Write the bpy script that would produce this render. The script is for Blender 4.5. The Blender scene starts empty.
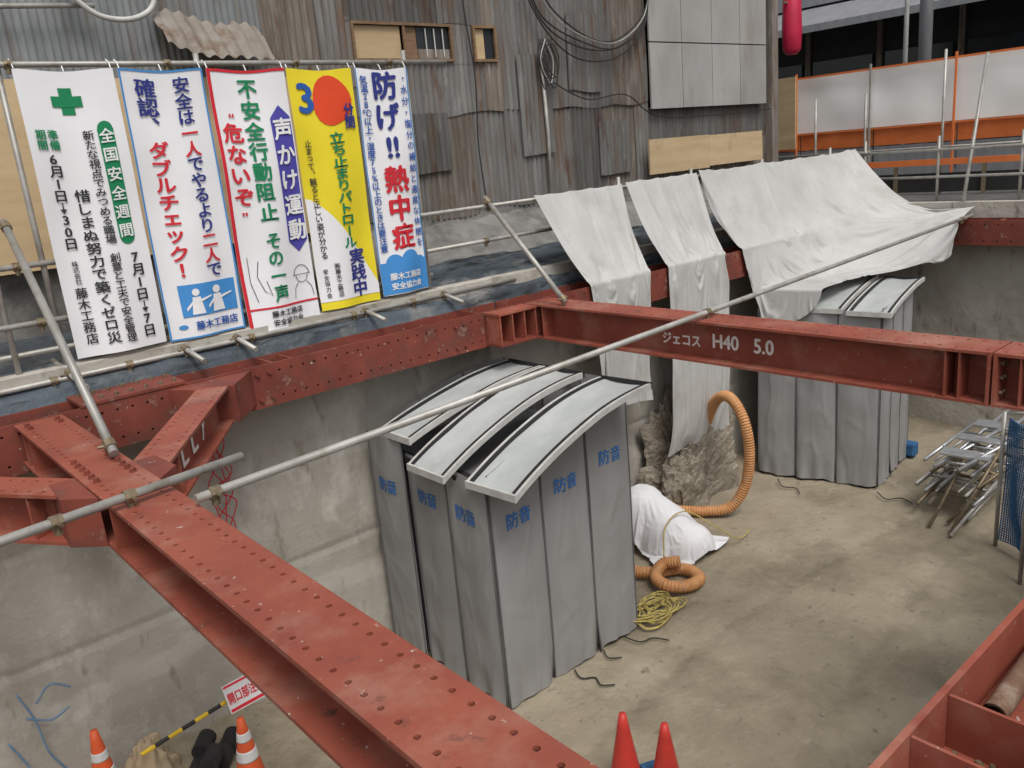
import bpy, math, random
from mathutils import Vector, Matrix, noise
random.seed(11)
SC=bpy.context.scene
COL=SC.collection
SC.view_settings.view_transform='Standard'; SC.view_settings.look='None'; SC.view_settings.exposure=0

# ------------------------------------------------------------------ cloth settling (runs first, in an empty scene)
def gridmesh(nu,nv,fn):
    v=[fn(i/nu,j/nv) for j in range(nv+1) for i in range(nu+1)]
    f=[(j*(nu+1)+i,j*(nu+1)+i+1,(j+1)*(nu+1)+i+1,(j+1)*(nu+1)+i) for j in range(nv) for i in range(nu)]
    return v,f
def boxvf(a,b):
    v=[(x,y,z) for x in(a[0],b[0]) for y in(a[1],b[1]) for z in(a[2],b[2])]
    return v,[(0,1,3,2),(4,6,7,5),(0,4,5,1),(2,3,7,6),(0,2,6,4),(1,5,7,3)]
def prismvf(pts,z0,z1):
    n=len(pts); v=[(p[0],p[1],z0) for p in pts]+[(p[0],p[1],z1) for p in pts]
    return v,[tuple(range(n-1,-1,-1)),tuple(range(n,2*n))]+[(i,(i+1)%n,n+(i+1)%n,n+i) for i in range(n)]
def settle(verts,faces,pins,cols,frames=45,bend=.08,mass=.25,stiff=18):
    me=bpy.data.meshes.new('s'); me.from_pydata(verts,[],faces); ob=bpy.data.objects.new('s',me); COL.objects.link(ob)
    cs=[]
    for (v,f) in cols:
        m=bpy.data.meshes.new('c'); m.from_pydata(v,[],f); c=bpy.data.objects.new('c',m); COL.objects.link(c)
        c.modifiers.new('col','COLLISION'); c.collision.thickness_outer=.012; c.collision.cloth_friction=15; cs.append(c)
    md=ob.modifiers.new('cl','CLOTH'); s=md.settings
    if pins:
        vg=ob.vertex_groups.new(name='pin'); vg.add(pins,1.0,'REPLACE'); s.vertex_group_mass='pin'
    s.quality=6; s.mass=mass; s.tension_stiffness=stiff; s.compression_stiffness=stiff; s.shear_stiffness=8; s.bending_stiffness=bend; s.air_damping=2
    md.collision_settings.use_collision=True; md.collision_settings.distance_min=.015; md.collision_settings.collision_quality=2
    md.point_cache.frame_start=1; md.point_cache.frame_end=frames+2
    for fr in range(1,frames+1): SC.frame_set(fr)
    e=ob.evaluated_get(bpy.context.evaluated_depsgraph_get()); m2=e.to_mesh(); out=[Vector(p.co) for p in m2.vertices]; e.to_mesh_clear()
    for o_ in cs+[ob]:
        d=o_.data; bpy.data.objects.remove(o_); bpy.data.meshes.remove(d)
    SC.frame_set(1)
    return out,faces
def cr(P,t):
    n=len(P)-1; t*=n; i=min(int(t),n-1); k=t-i
    p0=P[max(i-1,0)];p1=P[i];p2=P[i+1];p3=P[min(i+2,n)]
    return .5*((2*p1)+(p2-p0)*k+(2*p0-5*p1+4*p2-p3)*k*k+(3*p1-p0-3*p2+p3)*k**3)
def start(rows,nu,nv,amp,waves,seed,na=.04,ns=5,ramp=0):
    R_=[[Vector(p) for p in r] for r in rows]
    def S(u,v): return cr([cr(r,u) for r in R_],v)
    pts=[]
    for j in range(nv+1):
        for i in range(nu+1):
            u=i/nu;v=j/nv;p=S(u,v)
            du=S(min(u+.01,1),v)-S(max(u-.01,0),v); dv=S(u,min(v+.01,1))-S(u,max(v-.01,0)); n=du.cross(dv)
            n=n.normalized() if n.length>1e-9 else Vector((0,-1,0))
            if n.y>0 and abs(n.z)<.9 or n.z<-.5: n=-n
            d=amp*(1+math.sin(u*2*math.pi*waves+seed+2.5*noise.noise(Vector((u*3,v*1.5,seed)))))+na*(1+noise.noise(Vector((u*ns+seed,v*ns,seed)))+.6*noise.noise(Vector((u*ns*2.3,v*ns*2.3+seed,seed))))
            if ramp: d*=min(1,.25+v*ramp)
            pts.append(p+n*d)
    f=[(j*(nu+1)+i,j*(nu+1)+i+1,(j+1)*(nu+1)+i+1,(j+1)*(nu+1)+i) for j in range(nv) for i in range(nu)]
    return pts,f
ledge=(  [(5,7.17,3.0),(17,7.17,3.0),(5,7.17,3.67),(17,7.17,3.67),(5,7.62,3.70),(17,7.62,3.70),(5,7.75,3.90),(17,7.75,3.90),(5,8.4,4.05),(17,8.4,4.05)],[(0,1,3,2),(2,3,5,4),(4,5,7,6),(6,7,9,8)])
wallc=boxvf((5,7.62,0),(15,8,3.4))
SIM={}
def pinrow(nu,step,w=1):
    out=[]
    for c in range(0,nu+1,step):
        out+= [i for i in range(max(0,c-w),min(nu,c+w)+1)]
    if nu not in out: out+=[nu-1,nu]
    return sorted(set(out))
nu,nv=76,104
v,f=start([[(7.15,7.80,4.80),(8.0,7.80,4.80),(8.80,7.80,4.80)],[(7.3,7.45,4.2),(8.0,7.45,4.2),(8.66,7.45,4.2)],[(7.42,7.08,3.72),(8.0,7.08,3.72),(8.5,7.08,3.72)],[(7.45,7.0,3.1),(7.95,7.0,3.1),(8.42,7.0,3.1)],[(7.40,7.0,2.5),(7.95,7.0,2.5),(8.4,7.0,2.5)],[(7.32,7.0,1.90),(7.95,7.0,2.05),(8.4,7.0,2.0)]],nu,nv,.045,3.3,1.3,.04,4,2)
SIM['a']=settle(v,f,pinrow(nu,15),[ledge,wallc],45,bend=.06)
nu,nv=76,130
v,f=start([[(8.86,7.78,4.82),(9.7,7.78,4.82),(10.45,7.78,4.82)],[(8.88,7.43,4.2),(9.6,7.43,4.2),(10.35,7.43,4.2)],[(8.90,7.04,3.72),(9.6,7.04,3.72),(10.25,7.04,3.72)],[(8.88,6.95,3.0),(9.55,6.95,3.0),(10.2,6.95,3.0)],[(8.82,6.95,2.1),(9.55,6.95,2.1),(10.2,6.95,2.1)],[(8.8,6.95,1.1),(9.55,6.95,1.05),(10.2,6.95,1.1)]],nu,nv,.045,3.3,4.1,.04,4,2)
SIM['b']=settle(v,f,pinrow(nu,15),[ledge,wallc],45,bend=.06)
N_=Vector((11.5,5.4)); dL=Vector((-.25,.968)); dR=Vector((.985,.17)).normalized()
c0=N_-dL*.04-dR*.06
booth=prismvf([c0,c0+dR*1.78,c0+dR*1.78+dL*1.86,c0+dL*1.86],.1,3.02)
nu,nv=156,100
v,f=start([[(10.46,7.78,4.84),(11.3,7.78,4.82),(12.2,7.78,4.82),(13.2,7.78,4.82),(14.2,7.78,4.82),(15.2,7.78,4.82)],
 [(10.5,7.45,4.3),(11.3,7.4,4.2),(12.2,7.3,4.25),(13.2,7.3,4.2),(14.2,7.2,4.25),(15.3,7.2,4.4)],
 [(10.7,7.08,3.76),(11.4,6.95,3.6),(12.3,6.85,3.6),(13.2,6.85,3.6),(14.3,6.7,3.85),(15.25,6.6,4.1)],
 [(10.85,6.85,3.25),(11.4,6.4,3.2),(12.2,6.35,3.25),(13.2,6.3,3.28),(14.2,6.0,3.75),(15.1,5.95,3.9)],
 [(10.75,6.6,2.70),(11.0,5.9,2.85),(12.0,5.85,3.2),(13.2,5.55,3.2),(13.9,5.2,3.1),(14.85,5.45,3.78)]],nu,nv,.03,5.3,7.7,.16,5,2.2)
last=nv*(nu+1)+nu
SIM['c']=settle(v,f,pinrow(nu,12)+[last,last-1,last-nu-1],[ledge,booth,boxvf((14.15,.5,3.2),(14.62,7.5,3.67))],55,bend=.07,mass=.4)
nu,nv=76,84
v,f=gridmesh(nu,nv,lambda u,v:(7.27+1.5*u,5.90+1.65*v,.90-.42*max(0,min(1,(.75-v)/.6))+.03*math.sin(u*15+v*9)+.04*noise.noise(Vector((u*6,v*6,1)))))
flo=([(5,4,.05),(11,4,.05),(11,7.6,.05),(5,7.6,.05)],[(0,1,2,3)])
def ell(cx,cy,rx,ry,h,n=20,m=8):
    v=[];f=[]
    for j in range(m+1):
        t=j/m*math.pi/2
        for i in range(n):
            a=2*math.pi*i/n; v.append((cx+rx*math.cos(t)**.7*math.cos(a),cy+ry*math.cos(t)**.7*math.sin(a),h*math.sin(t)))
    for j in range(m):
        for i in range(n): f.append((j*n+i,j*n+(i+1)%n,(j+1)*n+(i+1)%n,(j+1)*n+i))
    return v,f
SIM['d']=settle(v,f,[],[ell(8.0,7.0,.40,.36,.80),ell(8.05,6.62,.40,.36,.58),ell(8.1,6.28,.34,.28,.38),flo,boxvf((5,7.62,0),(11,8,2))],42,bend=.03,mass=.3)

# ------------------------------------------------------------------ materials
def surf(name, base, base2=None, scale=3.0, rough=.8, bump=.25, bscale=30, metal=0, stretch=(1,1,1),
         dirt=None, dirt_lo=.5, dirt_hi=.7, dirt_scale=1.2, dstretch=(1,1,1), rnd=0.0, spec=.3, bdist=.01,
         dirt2=None, d2lo=.6, d2hi=.7, d2scale=14, d2stretch=(1,1,1), dirt3=None, d3lo=.66, d3hi=.7, d3scale=30, d3stretch=(1,1,1)):
    m=bpy.data.materials.new(name); m.use_nodes=True; nt=m.node_tree; N=nt.nodes; L=nt.links
    b=N['Principled BSDF']; b.inputs['Roughness'].default_value=rough; b.inputs['Metallic'].default_value=metal
    b.inputs['Specular IOR Level'].default_value=spec
    geo=N.new('ShaderNodeNewGeometry')
    def noi(sc,st,det=7,ro=.6):
        mp=N.new('ShaderNodeMapping'); mp.inputs['Scale'].default_value=st
        L.new(geo.outputs['Position'],mp.inputs['Vector'])
        n=N.new('ShaderNodeTexNoise'); n.inputs['Scale'].default_value=sc; n.inputs['Detail'].default_value=det
        n.inputs['Roughness'].default_value=ro; L.new(mp.outputs[0],n.inputs['Vector']); return n
    def rampf(n,lo,hi):
        r=N.new('ShaderNodeMapRange'); r.inputs['From Min'].default_value=lo; r.inputs['From Max'].default_value=hi
        L.new(n.outputs[0],r.inputs['Value']); return r
    def mix(f,a,c):
        x=N.new('ShaderNodeMix'); x.data_type='RGBA'
        L.new(f,x.inputs[0])
        if isinstance(a,tuple): x.inputs[6].default_value=a+(1,)
        else: L.new(a,x.inputs[6])
        if isinstance(c,tuple): x.inputs[7].default_value=c+(1,)
        else: L.new(c,x.inputs[7])
        return x.outputs[2]
    if base2 is None: base2=tuple(c*.72 for c in base)
    n1=noi(scale,stretch); col=mix(rampf(n1,.32,.68).outputs[0],base2,base)
    if dirt: col=mix(rampf(noi(dirt_scale,dstretch,9,.65),dirt_lo,dirt_hi).outputs[0],col,dirt)
    if dirt2: col=mix(rampf(noi(d2scale,d2stretch,6,.7),d2lo,d2hi).outputs[0],col,dirt2)
    if dirt3: col=mix(rampf(noi(d3scale,d3stretch,3,.6),d3lo,d3hi).outputs[0],col,dirt3)
    if rnd:
        oi=N.new('ShaderNodeObjectInfo'); mr=N.new('ShaderNodeMapRange'); mr.inputs['To Min'].default_value=1-rnd; mr.inputs['To Max'].default_value=1+rnd
        L.new(oi.outputs['Random'],mr.inputs['Value'])
        hv=N.new('ShaderNodeHueSaturation'); L.new(mr.outputs[0],hv.inputs['Value']); L.new(col,hv.inputs['Color']); col=hv.outputs[0]
    L.new(col,b.inputs['Base Color'])
    if bump:
        n3=noi(bscale,(1,1,1),5); bp=N.new('ShaderNodeBump'); bp.inputs['Strength'].default_value=bump; bp.inputs['Distance'].default_value=bdist
        L.new(n3.outputs[0],bp.inputs['Height']); L.new(bp.outputs[0],b.inputs['Normal'])
        rr=N.new('ShaderNodeMapRange'); rr.inputs['To Min'].default_value=max(0,rough-.12); rr.inputs['To Max'].default_value=min(1,rough+.12)
        L.new(n1.outputs[0],rr.inputs['Value']); L.new(rr.outputs[0],b.inputs['Roughness'])
    return m
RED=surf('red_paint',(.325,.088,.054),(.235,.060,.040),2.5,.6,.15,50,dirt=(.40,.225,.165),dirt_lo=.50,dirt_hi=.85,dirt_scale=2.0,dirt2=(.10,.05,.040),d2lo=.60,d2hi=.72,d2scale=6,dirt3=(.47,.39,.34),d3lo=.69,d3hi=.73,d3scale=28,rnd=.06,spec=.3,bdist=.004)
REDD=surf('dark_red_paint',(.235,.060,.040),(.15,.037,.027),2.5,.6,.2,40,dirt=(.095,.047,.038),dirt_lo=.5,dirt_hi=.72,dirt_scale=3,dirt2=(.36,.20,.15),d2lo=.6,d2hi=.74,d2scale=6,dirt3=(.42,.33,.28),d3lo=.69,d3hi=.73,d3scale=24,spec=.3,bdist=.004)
HOLE=surf('painted_hole_shade',(.02,.012,.01),rough=.9,bump=0)  # near-black colour for bolt hole bottoms, painting in the shade inside them
GALV=surf('galvanised_steel',(.44,.43,.40),(.30,.29,.26),6,.45,.1,60,metal=.3,dirt=(.24,.19,.13),dirt_lo=.56,dirt_hi=.72,dirt_scale=7,rnd=.14,spec=.5,bdist=.002)
CLMP=surf('clamp_steel',(.28,.23,.15),(.16,.12,.08),20,.5,.1,60,metal=.5,bdist=.002)
CONC=surf('pit_wall_concrete',(.435,.41,.365),(.36,.335,.29),1.0,.9,.35,14,dirt=(.27,.24,.195),dirt_lo=.5,dirt_hi=.78,dirt_scale=.8,dstretch=(1.3,1.3,.6),dirt2=(.50,.475,.425),d2lo=.55,d2hi=.68,d2scale=1.6,d2stretch=(1,1,.6),dirt3=(.21,.185,.145),d3lo=.60,d3hi=.72,d3scale=4,d3stretch=(1,1,.35),bdist=.03)
CONC2=surf('coping_concrete',(.24,.235,.22),(.15,.145,.135),3,.9,.4,25,dirt=(.09,.087,.082),dirt_lo=.46,dirt_hi=.62,bdist=.02)
LUMP=surf('rubble_concrete',(.34,.30,.24),(.22,.19,.15),5,.95,.9,18,bdist=.05)
MUD=surf('pit_floor_mud',(.355,.305,.225),(.28,.235,.168),1.0,.72,.6,11,dirt=(.19,.16,.112),dirt_lo=.46,dirt_hi=.64,dirt_scale=.55,dirt2=(.41,.365,.285),d2lo=.58,d2hi=.76,d2scale=3.0,dirt3=(.18,.15,.108),d3lo=.62,d3hi=.74,d3scale=6,bdist=.04,spec=.35)
STREET=surf('street_asphalt',(.11,.11,.105),(.075,.075,.072),4,.9,.4,60,dirt=(.16,.15,.135),dirt_lo=.5,dirt_hi=.7,bdist=.01)
CORR=surf('corrugated_iron',(.175,.172,.165),(.092,.088,.083),2.2,.7,.3,40,stretch=(4,4,.35),dirt=(.12,.078,.053),dirt_lo=.49,dirt_hi=.68,dirt_scale=1.3,dstretch=(3.0,3.0,.45),dirt2=(.28,.275,.26),d2lo=.60,d2hi=.76,d2scale=1.6,d2stretch=(3,3,.7),dirt3=(.085,.042,.024),d3lo=.59,d3hi=.73,d3scale=5,d3stretch=(1,1,.25),rnd=.36,bdist=.01)
CORRB=surf('corrugated_bluish',(.25,.265,.27),(.17,.18,.185),2,.65,.2,40,stretch=(3,3,.5),dirt=(.15,.12,.09),dirt_lo=.53,dirt_hi=.72,dstretch=(3,3,.4),rnd=.12)
CORRR=surf('corrugated_rusty',(.20,.175,.15),(.125,.095,.075),3,.8,.4,40,stretch=(4,4,.4),dirt=(.27,.25,.22),dirt_lo=.5,dirt_hi=.66,dirt_scale=2.5,dstretch=(3,3,.4),dirt3=(.12,.055,.03),d3lo=.58,d3hi=.72,d3scale=6,d3stretch=(1,1,.3),rnd=.2)
CANO=surf('bent_metal_flap',(.29,.265,.235),(.19,.16,.13),3,.8,.4,40,dirt=(.15,.095,.06),dirt_lo=.5,dirt_hi=.68,dirt_scale=4)
PANEL=surf('pale_wall_panel',(.37,.37,.355),(.28,.275,.26),1.2,.7,.1,30,stretch=(1,1,.5),dirt=(.22,.19,.16),dirt_lo=.52,dirt_hi=.75,dstretch=(1.5,1.5,.4),dirt2=(.17,.11,.07),d2lo=.66,d2hi=.76,d2scale=5,rnd=.08)
PLY=surf('plywood',(.54,.41,.25),(.45,.33,.19),1.5,.75,.1,60,stretch=(.6,.6,5),dirt=(.35,.26,.17),dirt_lo=.56,dirt_hi=.72,rnd=.1)
WOOD=surf('old_wood',(.26,.17,.10),(.15,.09,.05),5,.8,.3,50,stretch=(1,1,6),rnd=.15)
DARK=surf('dark_void',(.018,.018,.018),rough=.8,bump=0)
BLK=surf('black_rubber',(.02,.02,.022),(.03,.03,.03),8,.55,.1,50)
TARPB=surf('blue_grey_tarp',(.085,.108,.128),(.035,.043,.052),2.0,.55,.45,9,stretch=(.6,1,1),dirt=(.18,.18,.175),dirt_lo=.52,dirt_hi=.70,dirt_scale=2.2,dirt2=(.018,.02,.022),d2lo=.52,d2hi=.62,d2scale=2.6,d2stretch=(.5,2,3),bdist=.05)
CLOTH=surf('white_sheet_cloth',(.50,.50,.485),(.43,.425,.41),1.5,.7,.08,16,dirt=(.34,.33,.30),dirt_lo=.50,dirt_hi=.80,dirt_scale=1.6,bdist=.01)
BAG=surf('white_cover_cloth',(.74,.74,.76),(.66,.66,.68),3,.7,.08,12,dirt=(.5,.47,.4),dirt_lo=.60,dirt_hi=.82,bdist=.01)
SND=surf('grey_acoustic_sheet',(.31,.31,.31),(.27,.27,.27),1.6,.5,.12,6,stretch=(1.5,1.5,.4),dirt=(.345,.345,.34),dirt_lo=.52,dirt_hi=.78,dirt_scale=2.0,dstretch=(1,1,.4),rnd=.05,spec=.4,bdist=.02)
SNDD=surf('dark_seam_piping',(.15,.152,.156),(.11,.11,.115),8,.5,.05,40)
SNDR=surf('pale_roof_sheet',(.47,.495,.485),(.39,.41,.40),2,.45,.25,8,dirt=(.55,.55,.53),dirt_lo=.5,dirt_hi=.72,spec=.4,bdist=.02)
TRIMW=surf('pale_trim',(.58,.58,.55),(.44,.44,.42),6,.5,.05,40)
HOSE=surf('orange_hose',(.62,.32,.14),(.48,.22,.085),6,.55,.1,40,dirt=(.38,.26,.17),dirt_lo=.54,dirt_hi=.72,dirt_scale=5)
YROPE=surf('yellow_rope',(.55,.45,.14),(.36,.28,.09),12,.8,.3,80)
CORD=surf('dark_cord',(.03,.03,.03),rough=.6,bump=0)
BANW=surf('banner_white',(.80,.80,.82),(.75,.75,.77),2,.75,.06,30)
BANY=surf('banner_yellow',(.80,.66,.03),(.74,.60,.025),2,.7,.06,30)
def ink(n,c): return surf('ink_'+n,c,tuple(x*.9 for x in c),4,.7,0)
IK=ink('black',(.03,.03,.035)); IG=ink('green',(.01,.22,.09)); IR=ink('red',(.62,.025,.04)); IB=ink('blue',(.025,.10,.38))
IN_=ink('navy',(.03,.04,.22)); IO=ink('orange_red',(.72,.07,.02)); IW=ink('white',(.8,.8,.8)); IS=ink('sky_blue',(.06,.27,.62)); IP=ink('purple_blue',(.08,.07,.38))
CHALK=surf('white_paint_mark',(.84,.82,.79),(.74,.69,.65),20,.8,0)
BLUEM=surf('blue_printed_mark',(.035,.17,.50),(.05,.19,.48),20,.7,0)
SPRAY=surf('blue_spray_paint',(.12,.22,.36),(.2,.27,.36),9,.8,0)
CONE=surf('orange_cone_plastic',(.75,.13,.045),(.62,.10,.035),6,.45,.05,30)
CONER=surf('red_cone_plastic',(.62,.06,.045),(.5,.045,.035),6,.4,.05,30)
WHT=surf('white_plastic',(.74,.74,.74),rough=.5,bump=0)
YEL=surf('yellow_plastic',(.75,.5,.03),rough=.5,bump=0)
FORG=surf('orange_fence',(.72,.20,.06),(.6,.15,.04),3,.7,.1,30)
FWHT=surf('fence_sheet',(.84,.84,.82),(.78,.78,.75),1.2,.7,.1,8,bdist=.02)
ALU=surf('aluminium',(.52,.53,.54),(.38,.39,.40),8,.35,.05,40,metal=.6)
BNET=surf('blue_mesh_sheet',(.05,.16,.33),(.025,.09,.2),6,.7,.3,30)
DKB=surf('dark_facade',(.035,.034,.034),(.02,.02,.02),1,.6,.1,20)
GREYR=surf('grey_canopy',(.26,.265,.275),(.19,.195,.205),1.5,.6,.1,20,stretch=(1,4,1))
GLS=surf('dark_glass',(.03,.035,.04),rough=.15,bump=0,spec=.6)
PINK=surf('magenta_plastic',(.50,.02,.06),(.4,.015,.05),4,.4,.05,20)
BEIGE=surf('beige_bag',(.45,.36,.24),(.35,.27,.17),6,.8,.3,20)
RUSTP=surf('rusty_pipe',(.22,.13,.085),(.13,.075,.05),8,.75,.3,50,dirt=(.30,.24,.19),dirt_lo=.55,dirt_hi=.7,dirt_scale=8)

# ------------------------------------------------------------------ builders
class G:
    def __init__(s): s.v=[];s.f=[];s.m=[]
    def add(s,v,f,mi=0,M=None):
        o=len(s.v)
        s.v+= [ (M@Vector(p) if M else Vector(p)) for p in v]
        s.f+= [tuple(i+o for i in q) for q in f]; s.m+=[mi]*len(f); return s
    def box(s,a,b,mi=0,M=None):
        v,f=boxvf(a,b); return s.add(v,f,mi,M)
    def tube(s,path,r,seg=10,mi=0,cap=True,radf=None):
        P=[Vector(p) for p in path]; n=len(P); T=[]
        for i in range(n):
            t=(P[min(i+1,n-1)]-P[max(i-1,0)]); T.append(t.normalized() if t.length>1e-9 else Vector((0,0,1)))
        a=Vector((0,0,1)) if abs(T[0].z)<.9 else Vector((1,0,0))
        u=T[0].cross(a).normalized(); v=[];f=[]
        for i in range(n):
            u=(u-T[i]*u.dot(T[i])).normalized(); w=T[i].cross(u)
            rr=radf(i) if radf else r
            for k in range(seg):
                an=2*math.pi*k/seg; v.append(P[i]+(u*math.cos(an)+w*math.sin(an))*rr)
        for i in range(n-1):
            for k in range(seg):
                k2=(k+1)%seg; f.append((i*seg+k,i*seg+k2,(i+1)*seg+k2,(i+1)*seg+k))
        if cap: f.append(tuple(range(seg-1,-1,-1))); f.append(tuple((n-1)*seg+k for k in range(seg)))
        return s.add(v,f,mi)
    def prism(s,pts,z0,z1,mi=0,M=None):
        v,f=prismvf(pts,z0,z1); return s.add(v,f,mi,M)
def tag(o,label,cat,group=None,kind=None):
    if kind: o['kind']=kind
    if label: o['label']=label
    if cat: o['category']=cat
    if group: o['group']=group
def mk(name,g,mats,parent=None,label=None,cat=None,group=None,kind=None,smooth=False,bevel=0,sub=0):
    if not isinstance(mats,(list,tuple)): mats=[mats]
    xs=[p.x for p in g.v]; ys=[p.y for p in g.v]; zs=[p.z for p in g.v]
    org=Vector(((min(xs)+max(xs))/2,(min(ys)+max(ys))/2,min(zs)))
    me=bpy.data.meshes.new(name); me.from_pydata([p-org for p in g.v],[],g.f)
    for m in mats: me.materials.append(m)
    me.polygons.foreach_set('material_index',g.m)
    if smooth: me.polygons.foreach_set('use_smooth',[True]*len(g.f))
    me.update()
    o=bpy.data.objects.new(name,me); COL.objects.link(o)
    if parent is not None:
        o.parent=parent; o.location=org-wloc(parent)
    else: o.location=org
    if bevel:
        b=o.modifiers.new('bevel','BEVEL'); b.width=bevel; b.segments=2; b.limit_method='ANGLE'
    if sub:
        b=o.modifiers.new('subdivision','SUBSURF'); b.levels=sub; b.render_levels=sub
    tag(o,label,cat,group,kind); return o
def wloc(o):
    l=Vector(o.location)
    while o.parent: o=o.parent; l+=Vector(o.location)
    return l
def thing(name,loc,label,cat,group=None):
    e=bpy.data.objects.new(name,None); e.empty_display_size=.2; COL.objects.link(e); e.location=loc; tag(e,label,cat,group); return e

# ------------------------------------------------------------------ glyphs
_gc={}
def glyph(ch):
    if ch in _gc: return _gc[ch]
    c=bpy.data.curves.new('g','FONT'); c.body=ch; c.size=1; c.resolution_u=3
    o=bpy.data.objects.new('g',c); COL.objects.link(o)
    dg=bpy.context.evaluated_depsgraph_get(); e=o.evaluated_get(dg); me=e.to_mesh()
    v=[(p.co.x,p.co.y) for p in me.vertices]; f=[tuple(p.vertices) for p in me.polygons]; e.to_mesh_clear()
    bpy.data.objects.remove(o); bpy.data.curves.remove(c)
    _gc[ch]=(v,f); return _gc[ch]
kv,_=glyph('国'); KH=max(p[1] for p in kv)-min(p[1] for p in kv)
ARROW=([(-.05,.45),(.05,.45),(.05,-.12),(-.05,-.12),(-.27,-.08),(.27,-.08),(0,-.45)],[(0,3,2,1),(4,6,5)])
def place(ch,cx,cy,size,vert=True,sx=1):
    if ch=='→':
        return [(x*size+cx,y*size+cy) for x,y in ARROW[0]],ARROW[1]
    v,f=glyph('!!' if ch=='‼' else ch)
    if not v: return [],[]
    k=.9*size/KH
    x0=min(p[0] for p in v);x1=max(p[0] for p in v);y0=min(p[1] for p in v);y1=max(p[1] for p in v)
    mx=(x0+x1)/2; my=(y0+y1)/2
    out=[]
    for x,y in v:
        x-=mx;y-=my
        if vert and ch=='ー': x,y=y,-x
        out.append((x*k*sx+cx,y*k+cy))
    if ch in '、。':
        out=[(x+size*.28,y+size*.28) if vert else (x-size*.2,y-size*.3) for x,y in out]
    return out,f
def bolds(b):
    return [(0,0,0)] if b<=0 else [(0,0,0),(b,0,.0004),(-b,0,.0008),(0,b*.8,.0012),(0,-b*.8,.0016)]
def htext(s,sx=1):
    v,f=glyph(s)
    x0=min(p[0] for p in v);x1=max(p[0] for p in v);y0=min(p[1] for p in v);y1=max(p[1] for p in v)
    return [((x-(x0+x1)/2)*sx/(y1-y0),(y-(y0+y1)/2)/(y1-y0)) for x,y in v],f,(x1-x0)/(y1-y0)

# ------------------------------------------------------------------ camera
cd=bpy.data.cameras.new('camera'); cam=bpy.data.objects.new('camera',cd); COL.objects.link(cam)
cd.lens=830*36/1024; cd.clip_end=600; cd.clip_start=.05
X=Vector((.7477,-.2379,.6202)).normalized(); Y=Vector((-.6584,-.1429,.7390)); Y=(Y-X*Y.dot(X)).normalized(); U=X.cross(Y)
if U.y>0: U=-U
cam.matrix_world=Matrix.Translation((0,0,5.3))@Matrix(((X.x,-X.y,-X.z),(Y.x,-Y.y,-Y.z),(U.x,-U.y,-U.z))).to_4x4()
SC.camera=cam

# ------------------------------------------------------------------ ground, pit floor and walls
PX0,PX1,PY0,PY1=-5,15.0,.40,7.75
g=G()
R=160
for a,b in (((-R,-R),(R,PY0-.3)),((-R,PY1+.3),(R,R)),((-R,PY0-.3),(PX0-.3,PY1+.3)),((PX1+.3,PY0-.3),(R,PY1+.3))):
    g.add([(a[0],a[1],3.9),(b[0],a[1],3.9),(b[0],b[1],3.9),(a[0],b[1],3.9)],[(0,1,2,3)])
mk('street_ground',g,STREET,kind='structure')
def flr(u,v):
    x=PX0+u*(PX1-PX0); y=PY0+v*(PY1-PY0)
    n=noise.fractal(Vector((x*.8,y*.8,0)),1,2,4)*.035+noise.fractal(Vector((x*4,y*4,3)),1,2,3)*.012
    for c in (2.6,3.4,4.6):
        dd=abs(y-c-.35*math.sin(x*.45+c)); 
        if dd<.16: n-=.022*(1-dd/.16)+.016*(1 if (x*5)%1<.4 else 0)*(1-dd/.16)
    e=max(0,1-(PY1-y)/.5)*.12*(.6+noise.noise(Vector((x*2,1,1))))
    return (x,y,n+e)
g=G(); g.add(*gridmesh(440,170,flr)); mk('pit_floor_ground',g,MUD,kind='structure',smooth=True)
g=G()
def bw(u,v):
    x=PX0+u*(PX1-PX0); z=v*3.95-.05
    d=noise.fractal(Vector((x*.9,z*.9,7)),1,2,4)*.02
    if abs(z-1.38)<.03 or abs(z-2.42)<.03: d-=.014
    if abs((x+.35)%1.8-.9)<.03: d-=.014
    k=max(0,min(1,(1.05+.2*noise.noise(Vector((x*1.5,0,0)))-z)/.2))
    return (x,PY1-d-.04*k,z)
g.add(*gridmesh(400,110,bw)); g.box((PX0,PY1+.06,0),(PX1,PY1+.28,3.9))
PW=mk('pit_wall',g,CONC,label='weathered grey concrete retaining wall beneath the banners',cat='wall',smooth=True)
g=G()
def fw(u,v):
    y=PY0+u*(PY1-PY0); z=v*3.95-.05
    return (PX1-noise.fractal(Vector((z*1.3,y*1.3,4)),1,2,5)*.03,y,z)
g.add(*gridmesh(120,60,fw)); g.box((PX1+.04,PY0,0),(PX1+.28,PY1,3.9))
mk('pit_wall',g,CONC,label='grey concrete end wall of the excavation pit',cat='wall')
g=G(); g.box((PX0,PY0-.28,0),(PX1,PY0,3.88)); mk('pit_wall',g,CONC,label='concrete wall under the near red wale beam',cat='wall')
g=G(); g.box((PX0-.28,PY0,0),(PX0,PY1,3.88)); mk('pit_wall',g,CONC,label='concrete side wall of the excavation pit',cat='wall')

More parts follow.
